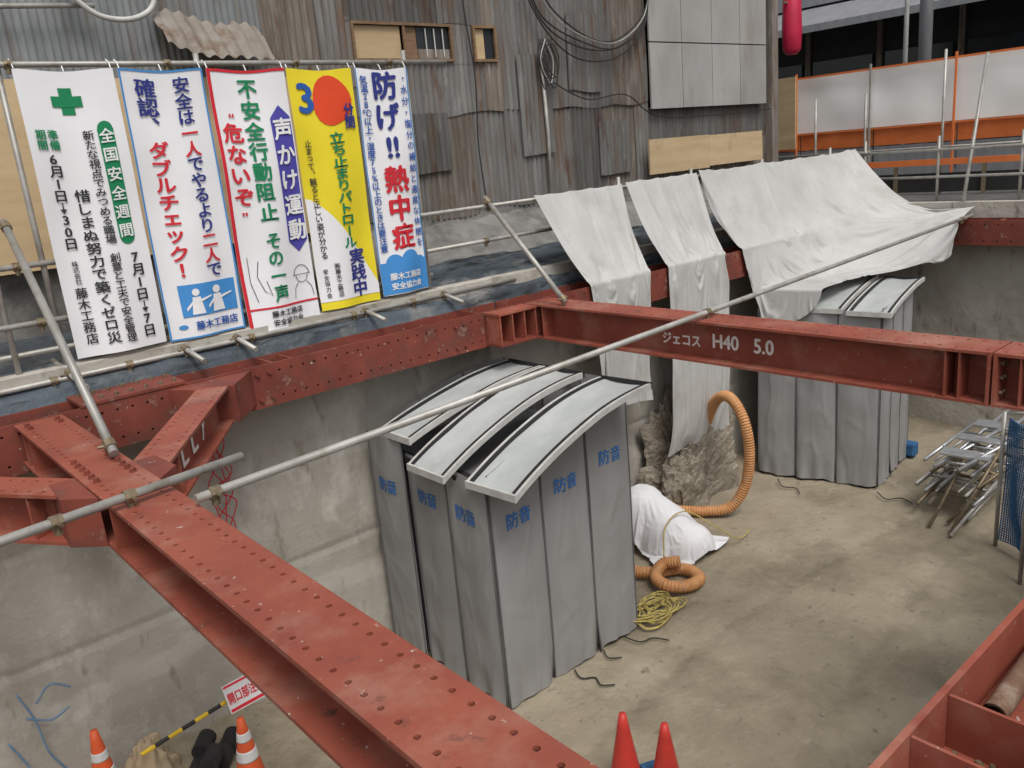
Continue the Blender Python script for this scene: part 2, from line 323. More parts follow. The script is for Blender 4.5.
# ------------------------------------------------------------------ H beams
def hbeam(Lg,W=.4,H=.4,rows=(.13,),sp=.15,hr=.014,holes=True,mi=0):
    g=G(); tf=.022; tw=.015; h2=.06
    rr=sorted([-r for r in rows]+list(rows)) if holes else []
    edges=[-W/2]; cells=[]
    for r in rr: edges+= [r-h2/2,r+h2/2]; cells.append(len(edges)-2)
    edges.append(W/2)
    n=max(1,int(Lg/sp)); s=Lg/n
    def flange(z,sgn):
        for j in range(len(edges)-1):
            y0,y1=edges[j],edges[j+1]
            if holes and j in cells:
                yc=(y0+y1)/2
                for i in range(n):
                    x0=i*s;x1=x0+s;xc=(x0+x1)/2
                    out=[(x0,y0),(x0+s/3,y0),(x0+2*s/3,y0),(x1,y0),(x1,y0+h2/3),(x1,y0+2*h2/3),(x1,y1),(x1-s/3,y1),(x1-2*s/3,y1),(x0,y1),(x0,y1-h2/3),(x0,y1-2*h2/3)]
                    v=[];f=[]
                    for k,(a,b) in enumerate(out):
                        an=math.atan2((b-yc)/h2,(a-xc)/s)
                        v.append((a,b,z))
                        v.append((xc+hr*math.cos(an),yc+hr*math.sin(an),z)); v.append((xc+hr*math.cos(an),yc+hr*math.sin(an),z-sgn*.016))
                    for k in range(12):
                        k2=(k+1)%12
                        f.append((k*3,k2*3,k2*3+1,k*3+1)); f.append((k*3+1,k2*3+1,k2*3+2,k*3+2))
                    g.add(v,f,mi); g.add([v[k*3+2] for k in range(12)],[tuple(range(12))],1)
            else: g.add([(0,y0,z),(Lg,y0,z),(Lg,y1,z),(0,y1,z)],[(0,1,2,3)],mi)
    flange(0,1)
    W2=W/2
    g.add([(0,-W2,0),(Lg,-W2,0),(Lg,-W2,-tf),(0,-W2,-tf),(0,W2,0),(Lg,W2,0),(Lg,W2,-tf),(0,W2,-tf)],[(0,3,2,1),(4,5,6,7),(3,7,6,2),(0,4,7,3),(1,2,6,5)],mi)
    g.box((0,-tw/2,-H+tf),(Lg,tw/2,-tf),mi)
    g.box((0,-W2,-H),(Lg,W2,-H+tf),mi)
    return g
def frame(p0,p1,up):
    p0=Vector(p0);p1=Vector(p1);ax=(p1-p0).normalized();up=Vector(up); up=(up-ax*up.dot(ax)).normalized(); ay=up.cross(ax)
    M=Matrix.Identity(4)
    for i in range(3): M[i][0]=ax[i];M[i][1]=ay[i];M[i][2]=up[i];M[i][3]=p0[i]
    return M,(p1-p0).length
def beam(p0,p1,up,label,cat='steel beam',name='strut_beam',group=None,W=.4,H=.4,rows=(.13,),sp=.15,stiff=(),bolts_ends=(),mats=None,parent=None,hr=.013,topbolts=()):
    M,Lg=frame(p0,p1,up)
    h=hbeam(Lg,W,H,rows,sp,hr); g=G(); g.add(h.v,h.f,0,M); g.m=list(h.m)
    o=mk(name,g,mats or [RED,HOLE],parent,label,cat,group)
    for s in stiff:
        for sd in (-1,1):
            q=G(); q.box((s-.006,min(sd*.009,sd*(W/2-.012)),-H+.0235),(s+.006,max(sd*.009,sd*(W/2-.012)),-.0235),0,M); mk('stiffener_plate',q,RED,o)
    for s in bolts_ends:
        q=G(); q.box((s-.012,-W/2-.003,-H-.003),(s+.012,W/2+.003,.003),0,M); mk('end_plate',q,RED,o)
        for by in (-.12,-.06,.06,.12):
            for bz in (-.09,-.2,-.31):
                for sd in (-1,1):
                    q=G(); c=[(s+sd*.012,by,bz),(s+sd*.036,by,bz)]
                    q.tube([M@Vector(p) for p in c],.016,6); mk('bolt',q,CLMP,o)
    for (s,by) in topbolts:
        q=G(); q.tube([M@Vector((s,by,.0)),M@Vector((s,by,.006))],.024,12); q.tube([M@Vector((s,by,.006)),M@Vector((s,by,.026))],.018,6); mk('bolt',q,REDD,o)
    return o
SG='red steel struts across the pit'
nA=int(6.25/.1); sA=6.25/nA
A=beam((1.185,.92,3.65),(1.185,7.17,3.65),(0,0,1),'long red steel H-beam strut with bolt holes along its flange','steel beam',group=SG,W=.34,H=.32,stiff=(3.9,5.9,6.1),rows=(.105,),sp=.1,hr=.013,topbolts=[((i+.5)*sA,sd*.105) for i in (42,43,44,45,46,47,59,60) for sd in (-1,1)])
B=beam((6.5,2.16,3.65),(6.5,7.17,3.65),(0,0,1),'red steel H-beam strut with white painted lettering','steel beam',group=SG,stiff=(.22,.32,4.72,4.87),bolts_ends=(.014,),rows=(.12,),sp=.11)
B2=beam((6.5,.92,3.65),(6.5,2.145,3.65),(0,0,1),'short red steel H-beam strut bolted to the near wale','steel beam',group=SG,stiff=(.95,1.05),bolts_ends=(1.212,),sp=.11)
def webtext(s,yc,zc,hgt,x,parent,name='painted_lettering'):
    v,f,_=htext(s,.90); g=G()
    for dx,dy,e in bolds(.04): g.add([(x-e*.5,yc-(a+dx)*hgt,zc+(b+dy)*hgt) for a,b in v],f)
    mk(name,g,CHALK,parent)
webtext('ジェコス',5.06,3.405,.11,6.489,B); webtext('H40',4.54,3.43,.135,6.489,B); webtext('5.0',4.13,3.43,.135,6.489,B)
WG='red steel wale beams along the pit walls'
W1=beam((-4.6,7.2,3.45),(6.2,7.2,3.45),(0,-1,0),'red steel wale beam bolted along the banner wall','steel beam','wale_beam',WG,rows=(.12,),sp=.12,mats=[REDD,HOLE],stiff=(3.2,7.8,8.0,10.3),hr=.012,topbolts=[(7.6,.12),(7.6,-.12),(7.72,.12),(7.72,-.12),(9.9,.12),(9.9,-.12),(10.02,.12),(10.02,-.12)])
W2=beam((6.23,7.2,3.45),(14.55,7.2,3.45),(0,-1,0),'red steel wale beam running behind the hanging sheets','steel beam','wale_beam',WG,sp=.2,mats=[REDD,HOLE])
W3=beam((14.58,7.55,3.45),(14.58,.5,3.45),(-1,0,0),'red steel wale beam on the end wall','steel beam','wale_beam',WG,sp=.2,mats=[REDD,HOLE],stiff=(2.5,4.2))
W4=beam((14.5,.865,3.45),(-4.6,.865,3.45),(0,1,0),'red steel wale beam with ribs beside a short pipe','steel beam','wale_beam',WG,rows=(.12,),sp=.3,mats=[RED,HOLE],stiff=(11.05,11.2,12.2,12.45,8.0,13.4))
KG='red diagonal knee braces'
def knee(p0,p1,lab,wedge):
    o=beam(p0,p1,(0,0,1),lab,'steel brace','knee_brace',KG,W=.26,H=.32,rows=(.08,),sp=.10,stiff=(.25,),hr=.012)
    q=G(); q.prism(wedge[0],3.335,3.64); mk('wedge_bracket',q,REDD,o,bevel=.004)
    q=G(); q.prism(wedge[1],3.3,3.635); mk('wedge_bracket',q,REDD,o,bevel=.004)
    return o
K1=knee((1.40,5.28,3.635),(2.46,6.88,3.635),'red knee brace with white chalk letters between strut and wale',
  ([(1.358,4.95),(1.358,5.45),(1.5,5.45),(1.52,5.12)],[(2.2,7.195),(2.95,7.195),(2.62,6.80),(2.32,6.98)]))
K2=knee((.97,5.28,3.635),(-.09,6.88,3.635),'red knee brace on the other side of the strut',
  ([(1.012,5.45),(1.012,4.95),(.85,5.12),(.87,5.45)],[(-.58,7.195),(.17,7.195),(.05,6.98),(-.25,6.80)]))
g=G(); Mk,_l=frame((1.40,5.28,3.445),(2.46,6.88,3.445),(0,0,1))
for ch,xx in (('L',.75),('L',1.05),('ｱ',1.35)):
    v,f,_=htext(ch)
    for dx,dy,e in bolds(.04): g.add([(Mk@Vector((xx+(a+dx)*.26,-.0125-e,(b+dy)*.15))) for a,b in v],f)
mk('painted_lettering',g,CHALK,K1)
o=thing('beam_bracket',(6.0,7.0,3.27),'red ribbed bracket where strut meets the wale','steel bracket')
q=G(); q.box((5.72,6.93,3.62),(6.285,7.19,3.645)); mk('top_plate',q,RED,o)
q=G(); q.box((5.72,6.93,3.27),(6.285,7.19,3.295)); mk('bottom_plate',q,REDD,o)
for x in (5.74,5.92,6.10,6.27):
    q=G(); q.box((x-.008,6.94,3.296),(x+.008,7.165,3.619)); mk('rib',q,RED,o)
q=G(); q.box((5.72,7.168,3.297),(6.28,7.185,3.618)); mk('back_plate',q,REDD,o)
o=thing('wale_splice_plate',(1.9,7.3,3.66),'red splice plate with bolt heads on top of the wale','steel plate')
q=G(); q.box((1.5,7.19,3.655),(2.35,7.62,3.68)); mk('plate',q,REDD,o)
for i in range(7):
    for yy in (7.28,7.52):
        q=G(); q.tube([(1.57+i*.12,yy,3.68),(1.57+i*.12,yy,3.705)],.018,6); mk('bolt',q,CLMP,o)

# ------------------------------------------------------------------ pipes
PG='galvanised scaffold pipes'
def pipe(p0,p1,label,r=.0243,clamps=(),name='scaffold_pipe',mat=None):
    p0=Vector(p0);p1=Vector(p1); g=G(); n=2
    g.tube([p0.lerp(p1,i/n) for i in range(n+1)],r,14)
    o=mk(name,g,mat or GALV,None,label,'scaffold pipe',PG)
    for p in o.data.polygons: p.use_smooth=len(p.vertices)==4
    for t in clamps:
        c=p0.lerp(p1,t); d=(p1-p0).normalized(); q=G()
        q.tube([c-d*.03,c+d*.03],r+.012,8)
        a=d.cross(Vector((0,0,1))); a=a.normalized() if a.length>.1 else Vector((1,0,0))
        q.tube([c+a*.02,c+a*.075],.012,6); q.tube([c-Vector((0,0,.02)),c-Vector((0,0,.07))],.022,6)
        mk('clamp',q,CLMP,o)
    return o
pipe((1.33,4.27,3.70),(14.7,5.47,3.72),'long galvanised pipe lying across the red struts',clamps=(.008,.385,.96),r=.026)
pipe((-2,4.24,3.70),(1.78,4.70,3.71),'galvanised pipe laid over the strut flange',clamps=(.72,.82),r=.026)
pipe((.6,7.86,6.34),(6.06,7.86,6.38),'horizontal pipe holding the tops of the banners',clamps=(.2,.43,.66,.86))
pipe((-1,7.74,3.80),(6.7,7.74,3.84),'low horizontal pipe below the banners',clamps=(.32,.4,.55,.7,.8))
pipe((-1,7.93,4.04),(5.6,7.93,4.06),'horizontal pipe tying the banner bottoms')
pipe((5.3,7.86,4.75),(16,7.86,4.78),'long handrail pipe carrying the hanging sheets',clamps=(.11,.3,.5))
pipe((5.2,7.92,4.33),(8.3,7.92,4.36),'lower handrail pipe behind the sheets',clamps=(.4,))
pipe((6.45,7.88,4.86),(6.38,6.55,3.69),'short raking prop footed on the strut end',r=.03,clamps=(.05,.97))
pipe((1.40,7.86,5.15),(1.28,5.52,3.70),'raking prop footed on the near strut',r=.03,clamps=(.03,.97))
for x,z1 in ((1.62,6.5),(1.25,6.2),(3.24,6.45),(5.52,6.5),(8.87,4.9),(10.5,4.9),(12.4,4.9),(14.6,4.95)):
    pipe((x,7.90,3.7 if x<7 else 3.9),(x,7.90,z1),'upright scaffold pipe standing behind the pit edge')
pipe((-.5,7.88,4.78),(1.9,7.88,4.78),'horizontal guard pipe beside the first banner',clamps=(.8,))
pipe((-.5,7.88,4.30),(2.0,7.88,4.30),'horizontal guard pipe beside the first banner',clamps=(.8,))
for x in (1.55,2.55,3.05,4.5,5.55):
    pipe((x,8.05,3.93),(x+.08,7.42,3.76),'short pipe stub poking out under the banners',clamps=(.5,))
pipe((15.3,8.1,4.78),(15.3,.2,4.75),'guard rail pipe along the end wall')
pipe((15.3,8.1,4.32),(15.3,.2,4.30),'guard rail pipe along the end wall')
for y in (7.6,6.3,5.0,3.7): pipe((15.32,y,3.9),(15.32,y,5.0),'short guard rail post on the end wall')
pipe((16.4,6.0,6.3),(15.0,5.75,3.75),'tall raking pipe leaning at the end wall',r=.03)
pipe((16.9,6.9,3.9),(16.9,6.9,6.5),'tall upright pipe near the white fence')
for y in (8.6,9.7,5.4): pipe((17.3,y,3.9),(17.3,y,5.9),'upright pipe standing before the fence')
pipe((17.3,11,4.75),(17.3,3,4.75),'horizontal pipe running before the fence')

# ------------------------------------------------------------------ tarp strip and bank behind the wale
g=G()
def tarp(u,v):
    x=-4.5+u*19.3; prof=[(7.6,3.55),(7.68,3.74),(7.98,3.90),(8.25,3.97),(8.6,4.06)]
    t=v*4; i=min(3,int(t)); k=t-i
    y=prof[i][0]*(1-k)+prof[i+1][0]*k; z=prof[i][1]*(1-k)+prof[i+1][1]*k
    n=noise.fractal(Vector((x*1.3,y*4,2)),1,2,3); rd=max(0,1-abs(noise.noise(Vector((x*1.1,y*5,8))))*6)
    return (x,y+n*.03-rd*.015,z+n*.03+rd*.022)
g.add(*gridmesh(460,30,tarp)); mk('edge_tarp',g,TARPB,label='crumpled blue-grey plastic tarp along the pit edge',cat='tarp',smooth=True)
g=G(); 
def cop(u,v):
    x=4.6+u*10.2; y=8.62+v*.9; return (x,y,4.02+v*.5+noise.fractal(Vector((x*2,y*3,0)),1,2,4)*.07)
g.add(*gridmesh(160,16,cop)); mk('earth_bank',g,CONC2,kind='structure',smooth=True)

# ------------------------------------------------------------------ corrugated building
bld=thing('corrugated_building',(6,10.5,3.9),'old building clad in rusty grey corrugated iron sheets','building')
g=G(); g.box((-4,9.62,3.9),(15.1,16,10.2)); mk('wall_core',g,DKB,bld)
g=G(); g.box((-4,9.50,3.9),(15.12,9.60,4.62)); mk('foundation',g,CONC2,bld)
def corr(x0,x1,z0,z1,y,mat,pitch=.10,amp=.014,tilt=0,name='cladding_sheet',axis='x'):
    n=max(8,int((x1-x0)/pitch*8)); v=[];rows=6
    for j in range(rows+1):
        for i in range(n+1):
            x=x0+(x1-x0)*i/n; z=z0+(z1-z0)*j/rows
            ww=noise.noise(Vector((x*.8,z*.9,5)))*.02+noise.noise(Vector((x*2.5,z*.9,1)))*.012
            yy=y+amp*math.sin(2*math.pi*x/pitch)+ww
            if j==0: z+=noise.noise(Vector((x*1.7,y,z0)))*.06
            v.append((x+tilt*(z-z0),yy,z) if axis=='x' else (yy,x,z))
    f=[(j*(n+1)+i,j*(n+1)+i+1,(j+1)*(n+1)+i+1,(j+1)*(n+1)+i) for j in range(rows) for i in range(n)]
    g=G(); g.add(v,f); return mk(name,g,mat,bld,smooth=True)
x=4.7; k=0
while x<11.35:
    w=random.choice((.62,.78,.82,.7)); x1=min(x+w,11.45)
    corr(x,x1+.03,4.58+random.uniform(-.05,.05),6.0+random.uniform(-.12,.12),9.50-.012*(k%2),CORRR if k in (3,8) else CORR,.095,tilt=random.uniform(-.01,.01))
    x=x1;k+=1
for (a,b,z0,z1) in ((4.7,5.84,6.3,7.9),(8.2,11.45,5.95,7.9),(5.8,8.25,7.06,7.9),(4.7,8.25,5.92,6.61)):
    x=a
    while x<b-.01:
        w=random.choice((.7,.85,.78)); x1=min(x+w,b)
        corr(x,x1+.02,z0,z1,9.475-.012*(k%2),CORRR if k%5==0 else CORR,.095)
        x=x1;k+=1
for (a,b,z0,z1) in ((8.55,9.2,5.3,6.7),(10.2,10.95,4.9,5.7),(6.4,7.2,5.2,5.95),(9.6,10.3,6.2,7.3)):
    corr(a,b,z0,z1,9.435,CORR,.095,name='patch_sheet')
x=4.7
while x<15:
    x1=x+1.2; corr(x,x1,7.85,10.2,9.43-.004*(k%2),CORR,.1); x=x1; k+=1
x=-4
while x<4.7:
    x1=min(x+1.1,4.75); corr(x,x1+.02,6.3,10.2,9.50-.01*(k%2),CORRB,.075,.009); x=x1;k+=1
x=-4
while x<5.6:
    x1=min(x+.91,5.6); g=G(); g.box((x+.004,9.36,4.62),(x1-.004,9.39,6.42)); mk('plywood_board',g,PLY,bld); x=x1
g=G(); g.box((5.84,9.58,6.5),(8.26,9.6,7.15)); mk('window_recess',g,DARK,bld)
def win(a,b,n):
    g=G(); g.box((a,9.42,6.60),(b,9.46,6.635)); g.box((a,9.42,7.035),(b,9.46,7.07)); g.box((a,9.42,6.6355),(a+.035,9.46,7.0345)); g.box((b-.035,9.42,6.6355),(b,9.46,7.0345))
    for i in range(1,n): c=a+(b-a)*i/n; g.box((c-.015,9.425,6.6355),(c+.015,9.455,7.0345))
    mk('window_frame',g,WOOD,bld)
win(5.86,7.42,2); win(7.78,8.2,1)
for a,b,z0,z1,m in ((5.90,6.60,6.64,7.03,PLY),(6.66,6.85,6.64,7.03,WOOD),(6.86,7.38,6.64,6.76,CORRR),(6.86,7.38,6.765,7.03,GLS),(7.82,8.0,6.64,7.03,PLY),(8.01,8.16,6.64,7.03,GLS)):
    g=G(); g.box((a,9.47,z0),(b,9.485,z1)); mk('window_board',g,m,bld)
corr(7.42,7.78,6.55,7.12,9.47,CORR,.095)
for a in (6.98,7.12,7.26):
    g=G(); g.box((a,9.44,6.66),(a+.015,9.45,7.01)); mk('window_bar',g,TRIMW,bld)
for i in range(4):
    for (z0,z1) in ((5.86,6.9),(6.92,8.4)):
        a=11.45+i*.86; g=G(); g.box((a,9.37,z0),(a+.845,9.40,z1)); mk('wall_panel',g,PANEL,bld)
corr(11.4,15.05,5.3,5.9,9.52,CORR,.095)
g=G(); g.box((11.2,9.25,4.80),(12.85,9.28,5.37)); mk('plywood_board',g,PLY,bld)
g=G(); g.box((12.86,9.255,4.83),(14.55,9.285,5.36)); mk('plywood_board',g,PLY,bld)
corr(11.4,15.05,4.3,5.25,9.50,CORRR,.095)
g=G(); g.box((14.98,9.3,3.9),(15.18,9.5,10.2)); mk('corner_post',g,CORRR,bld)
for i in range(5): 
    corr(9.6+i*1.2,10.8+i*1.2,3.95,10.2,15.13,CORR,.1,name='side_cladding_sheet',axis='y')
g=G()
v,f=gridmesh(90,8,lambda u,v:(3.45+u*1.15,9.42-v*.38,7.08-v*.36-u*.10+.018*math.sin(u*50)+.07*noise.noise(Vector((u*2.5,v*2,0)))-.10*v*v*math.sin(u*3)))
g.add(v,f); mk('bent_metal_flap',g,CANO,bld,smooth=True)
g=G(); g.tube([(8.98,9.38,6.75),(9.02,9.38,5.6),(9.0,9.38,4.5)],.028,8); mk('conduit',g,GALV,bld,smooth=True)
def bez(pts,n=12):
    P=[Vector(p) for p in pts]; out=[]
    for i in range(len(P)-1):
        p0=P[max(i-1,0)];p1=P[i];p2=P[i+1];p3=P[min(i+2,len(P)-1)]
        for k in range(n):
            t=k/n; out.append(.5*((2*p1)+(p2-p0)*t+(2*p0-5*p1+4*p2-p3)*t*t+(3*p1-p0-3*p2+p3)*t**3))
    out.append(P[-1]); return out
for k in range(5):
    g=G(); r_=random.uniform
    g.tube(bez([(8.9-.1*k,9.33,7.9),(9.1+r_(-.1,.1),9.33,7.35-.07*k),(9.8+r_(-.2,.2),9.33,7.0-.08*k+r_(-.05,.05)),(10.6,9.33,6.95-.06*k+r_(-.05,.05)),(11.3,9.33,7.35-.05*k),(11.45,9.33,8)]),.011,6); mk('wall_cable',g,(CORD,GALV,CORD,CORD,CORD)[k],bld,smooth=True)
for k in range(7):
    g=G(); h=.5+.25*random.random(); xx=8.93+.04*k
    g.tube(bez([(xx,9.33,6.9),(xx-.08-.02*k,9.31,6.9-h*.5),(xx+.02,9.30,6.9-h),(xx+.11,9.31,6.9-h*.5),(xx+.02,9.33,6.85)]),.009,6); mk('cable_loop',g,GALV if k==3 else CORD,bld,smooth=True)
g=G(); g.tube(bez([(7.6,9.37,7.9),(7.62,9.37,7.2),(7.7,9.37,6.4),(7.65,9.37,5.5),(7.7,9.37,4.7)]),.010,6); mk('wall_cable',g,CORD,bld,smooth=True)
g=G(); g.tube(bez([(9.2,9.37,6.3),(9.9,9.37,6.05),(10.8,9.37,6.1),(11.5,9.33,5.75),(13,9.33,5.7),(14.9,9.28,5.75)]),.010,6); mk('wall_cable',g,CORD,bld,smooth=True)
g=G(); g.tube(bez([(2.7,9.3,7.6),(2.62,9.3,7.3),(2.9,9.28,7.0),(3.3,9.3,7.0),(3.5,9.3,7.25),(3.4,9.3,8)]),.028,8); mk('loose_pipe',g,TRIMW,bld,smooth=True)
g=G(); g.tube([(.8,9.35,7.0),(2.9,9.35,7.1)],.025,8); mk('wall_pipe',g,GALV,bld,smooth=True)
o=thing('hanging_red_sign',(15.5,9.2,6.7),'glossy red rounded sign hanging at the building corner','sign')
g=G(); g.tube([(15.5,9.2,6.72),(15.5,9.2,6.8),(15.5,9.2,7.1),(15.5,9.2,7.8),(15.5,9.2,7.9)],.2,16,radf=lambda i:[.1,.17,.19,.17,.1][i]); mk('body',g,PINK,o,smooth=True)
g=G(); g.box((15.2,9.18,7.62),(15.45,9.22,7.66)); mk('bracket',g,CLMP,o)

# ------------------------------------------------------------------ background across the street
fen=thing('site_fence',(18,8,3.9),'white sheeted site fence with orange frame','fence')
for i in range(8):
    y0=2.0+i*1.7
    g=G(); 
    def pan(u,v,y0=y0): return (18+noise.noise(Vector(((u*1.7+y0)*1.2,v*1.5,1)))*.04, y0+.0+u*1.7, 5.22+v*1.17)
    g.add(*gridmesh(26,10,pan)); mk('white_panel',g,FWHT,fen,smooth=True)
    g=G(); g.box((18.06,y0+.02,4.84),(18.09,y0+1.68,5.2)); mk('orange_panel',g,FORG,fen)
    g=G(); g.box((18.06,y0+.02,3.92),(18.09,y0+1.68,4.82)); mk('lower_panel',g,GREYR,fen)
    g=G(); g.box((17.86,y0-.018,3.9),(17.90,y0+.018,6.5)); mk('fence_post',g,FORG if i%2 else GALV,fen)
g=G(); g.box((17.91,2,6.38),(17.94,15.6,6.42)); mk('top_rail',g,FORG,fen)
g=G(); g.box((17.91,2,5.18),(17.94,15.6,5.215)); mk('middle_rail',g,FORG,fen)
g=G(); g.box((17.7,10.42,4.9),(17.74,10.98,6.45)); mk('plywood_panel',g,PLY,fen)
bar=thing('low_barrier',(16.6,5,3.9),'low grey barrier with orange top rail','barrier')
g=G(); g.box((16.6,1,4.45),(16.65,9.5,4.56)); mk('rail',g,FORG,bar)
for i in range(6):
    g=G(); g.box((16.6,1.2+i*1.6,3.9),(16.66,1.26+i*1.6,4.44)); mk('post',g,CLMP,bar)
g=G(); g.box((16.67,1,3.95),(16.70,9.5,4.3)); mk('kick_board',g,DKB,bar)
ob=thing('street_building',(30,10,3.9),'dark fronted building with wide grey canopy','building')
g=G(); g.box((27,-20,3.9),(40,40,16)); mk('body',g,DKB,ob)
g=G(); g.prism([(24.2,8.05),(27,8.9),(27,9.1),(24.2,8.25)],-20,40,M=Matrix(((1,0,0,0),(0,0,1,0),(0,1,0,0),(0,0,0,1)))); mk('canopy',g,GREYR,ob)
g=G(); g.box((26.8,-20,9.12),(26.98,40,15)); mk('upper_wall',g,GREYR,ob)
for i in range(12):
    g=G(); g.box((26.9,-6+i*2.4,5.3),(26.98,-4.0+i*2.4,7.4)); mk('window',g,GLS,ob)
    g=G(); g.box((26.86,-3.9+i*2.4,3.95),(26.97,-3.75+i*2.4,8.6)); mk('column',g,CORRR,ob)
for (px,py,r,l) in ((20.3,8.75,.14,'grey concrete utility pole beside the street'),(20.0,9.05,.05,'thin pale steel pole beside the utility pole')):
    g=G(); g.tube([(px,py,3.9),(px,py,14)],r,14); mk('utility_pole',g,GREYR if r>.1 else TRIMW,None,l,'pole',smooth=True)

# ------------------------------------------------------------------ banners
BY=7.80; BZ=6.30
def wave(x,z,ph): 
    t=(BZ-z)/2.4
    return .028*math.sin(x*7+ph+t*2)*(.3+t)+.013*math.sin(x*13+t*3+ph*2)*t+.04*noise.noise(Vector((x*1.5,z*1.2,ph)))
def banner(x0,x1,Hh,label,items,basemat,ph,sh=0):
    e=thing('safety_banner',((x0+x1)/2,BY,BZ-Hh),label,'banner','safety banners hung on a scaffold pipe')
    W=x1-x0
    def w(u,v,eps=0): 
        x=x0+u*W+sh*v; z=BZ-v*Hh+.012*math.sin(u*math.pi*2+math.pi/2)*(1-v); return (x,BY+wave(x,z,ph)-eps,z)
    g=G(); g.add(*gridmesh(28,70,lambda u,v:w(u,v))); mk('cloth',g,basemat,e,smooth=True)
    mats=[];g=G()
    def mi(m):
        if m not in mats: mats.append(m)
        return mats.index(m)
    def rect(u0,v0,u1,v1,m,eps=.006,n=24,nu=6):
        vv,ff=gridmesh(nu,n,lambda a,b:w(u0+(u1-u0)*a,v0+(v1-v0)*b,eps)); g.add(vv,ff,mi(m))
    def area(fn,m,eps,nu=16,nv=24):
        vv,ff=gridmesh(nu,nv,lambda a,b:w(*fn(a,b),eps)); g.add(vv,ff,mi(m))
    def disc(cu,cv,r,m,eps=.007,ry=None,wob=0):
        v=[w(cu,cv,eps)]; f=[]; N=24; RN=(.34,.67,1)
        for ring in RN:
            for k in range(N):
                an=2*math.pi*k/N; q=ring*(1+wob*math.sin(3*an+1)); v.append(w(cu+r*q*math.cos(an)/W,cv+(ry or r)*q*math.sin(an)/Hh,eps))
        for k in range(N):
            k2=(k+1)%N; f.append((0,1+k,1+k2))
            for q in range(2): f.append((1+q*N+k,1+(q+1)*N+k,1+(q+1)*N+k2,1+q*N+k2))
        g.add(v,f,mi(m))
    def line(pts,wd,m,eps=.009):
        P=[Vector((a*W,b*Hh)) for a,b in pts]; n=len(P); L=[];Rr=[]
        for i in range(n):
            t=(P[min(i+1,n-1)]-P[max(i-1,0)]).normalized(); nn=Vector((-t.y,t.x))*wd/2
            L.append(P[i]+nn);Rr.append(P[i]-nn)
        vv=[w(p.x/W,p.y/Hh,eps) for p in L+Rr]; g.add(vv,[(i,i+1,n+i+1,n+i) for i in range(n-1)],mi(m))
    def vt(s,cu,v0,v1,m,bold=.02,sx=1,size=None,eps=.012):
        cols=s if isinstance(s,list) else [(s,m)]
        n=sum(len(a) for a,_ in cols); st=(v1-v0)*Hh/n; i=0; sz=min(size or st,st*1.02)
        for a,mm in cols:
            for ch in a:
                pv,pf=place(ch,cu*W,-(v0*Hh+(i+.5)*st),sz,True,sx)
                if pv:
                    for dx,dy,e2 in (bolds(bold*sz) if ch!='→' else bolds(0)): g.add([w((px+dx)/W,-(py+dy)/Hh,eps+e2) for px,py in pv],pf,mi(mm))
                i+=1
    def ht(s,cu,cv,hm,m,bold=.03,sx=1,eps=.012):
        v,f,_=htext(s,sx)
        for dx,dy,e2 in bolds(bold): g.add([w(cu+(a+dx)*hm/W,cv-(b+dy)*hm/Hh,eps+e2) for a,b in v],f,mi(m))
    items(rect,disc,vt,ht,area,line)
    mk('printed_lettering',g,mats,e)
    for u in (.02,.5,.98):
        q=G(); p=Vector(w(u,0)); q.tube([p,p+Vector((0,.03,.05)),p+Vector((0,.09,.08))],.006,5); mk('tie_cord',q,IW,e)
    return e
def b1(rect,disc,vt,ht,area,line):
    rect(.40,.055,.53,.145,IG,n=6); rect(.315,.083,.615,.119,IG,eps=.009,n=4)
    rect(.70,.20,.87,.585,IG); disc(.785,.2,.061,IG,eps=.0064); disc(.785,.585,.061,IG,eps=.0064)
    vt('全国安全週間',.785,.19,.595,IW,.02,size=.12,eps=.016)
    vt('準備',.25,.195,.265,IG,.035,size=.078); vt('期間',.13,.195,.265,IG,.035,size=.078)
    vt('6月1日→30日',.20,.275,.61,IK,.03,size=.115,sx=1.1)
    vt('新たな視点でみつめる職場　創意と工夫で安全管理',.60,.20,.97,IK,.02,size=.09,sx=1.1)
    vt('惜しまぬ努力で築くゼロ災',.41,.40,.965,IK,.028,size=.105,sx=1.08)
    vt('7月1日→7日',.82,.64,.965,IK,.03,size=.112,sx=1.05)
    vt('株式会社',.19,.65,.735,IK,.01,size=.055); vt('藤木工務店',.19,.745,.955,IK,.02,size=.095)
banner(1.70,2.46,2.36,'white safety banner with green cross and black vertical lettering',b1,BANW,.3)
def b2(rect,disc,vt,ht,area,line):
    rect(.0,.0,.022,1,IS,n=50); rect(.978,0,1,1,IS,n=50); rect(0.023,0,.977,.007,IS,n=2,nu=20); rect(0.023,.993,.977,1,IS,n=2,nu=20)
    vt([('安全は',IN_),('一人',IR),('でやるより',IN_),('二人',IR),('で',IN_)],.70,.025,.775,IN_,.03,size=.15,sx=1.1)
    vt([('確認、',IN_)],.27,.03,.23,IN_,.03,size=.16,sx=1.1); vt('ダブルチェック！',.30,.25,.765,IR,.035,size=.152,sx=1.15)
    rect(.20,.79,.94,.915,IS,eps=.007,n=8,nu=12)
    for cx,s in ((.40,1),(.68,1.1)):
        disc(cx,.822,.034*s,IW,eps=.012)
        area(lambda a,b,cx=cx,s=s:(cx-.05-.035*b+(.10+.07*b)*a,.840+.068*b),IW,.012,4,4)
        area(lambda a,b,cx=cx:(cx+.03+.17*a,.852-.012*a+.012*b*(1-.5*a)),IW,.014,5,2)
        area(lambda a,b,cx=cx:(cx-.04-.10*a,.85+.03*a+.012*b),IW,.014,4,2)
    disc(.18,.952,.04,IS,ry=.022); ht('藤木工務店',.62,.952,.08,IB,.03)
banner(2.50,3.23,2.38,'white banner with blue edges and red and blue lettering',b2,BANW,1.7)
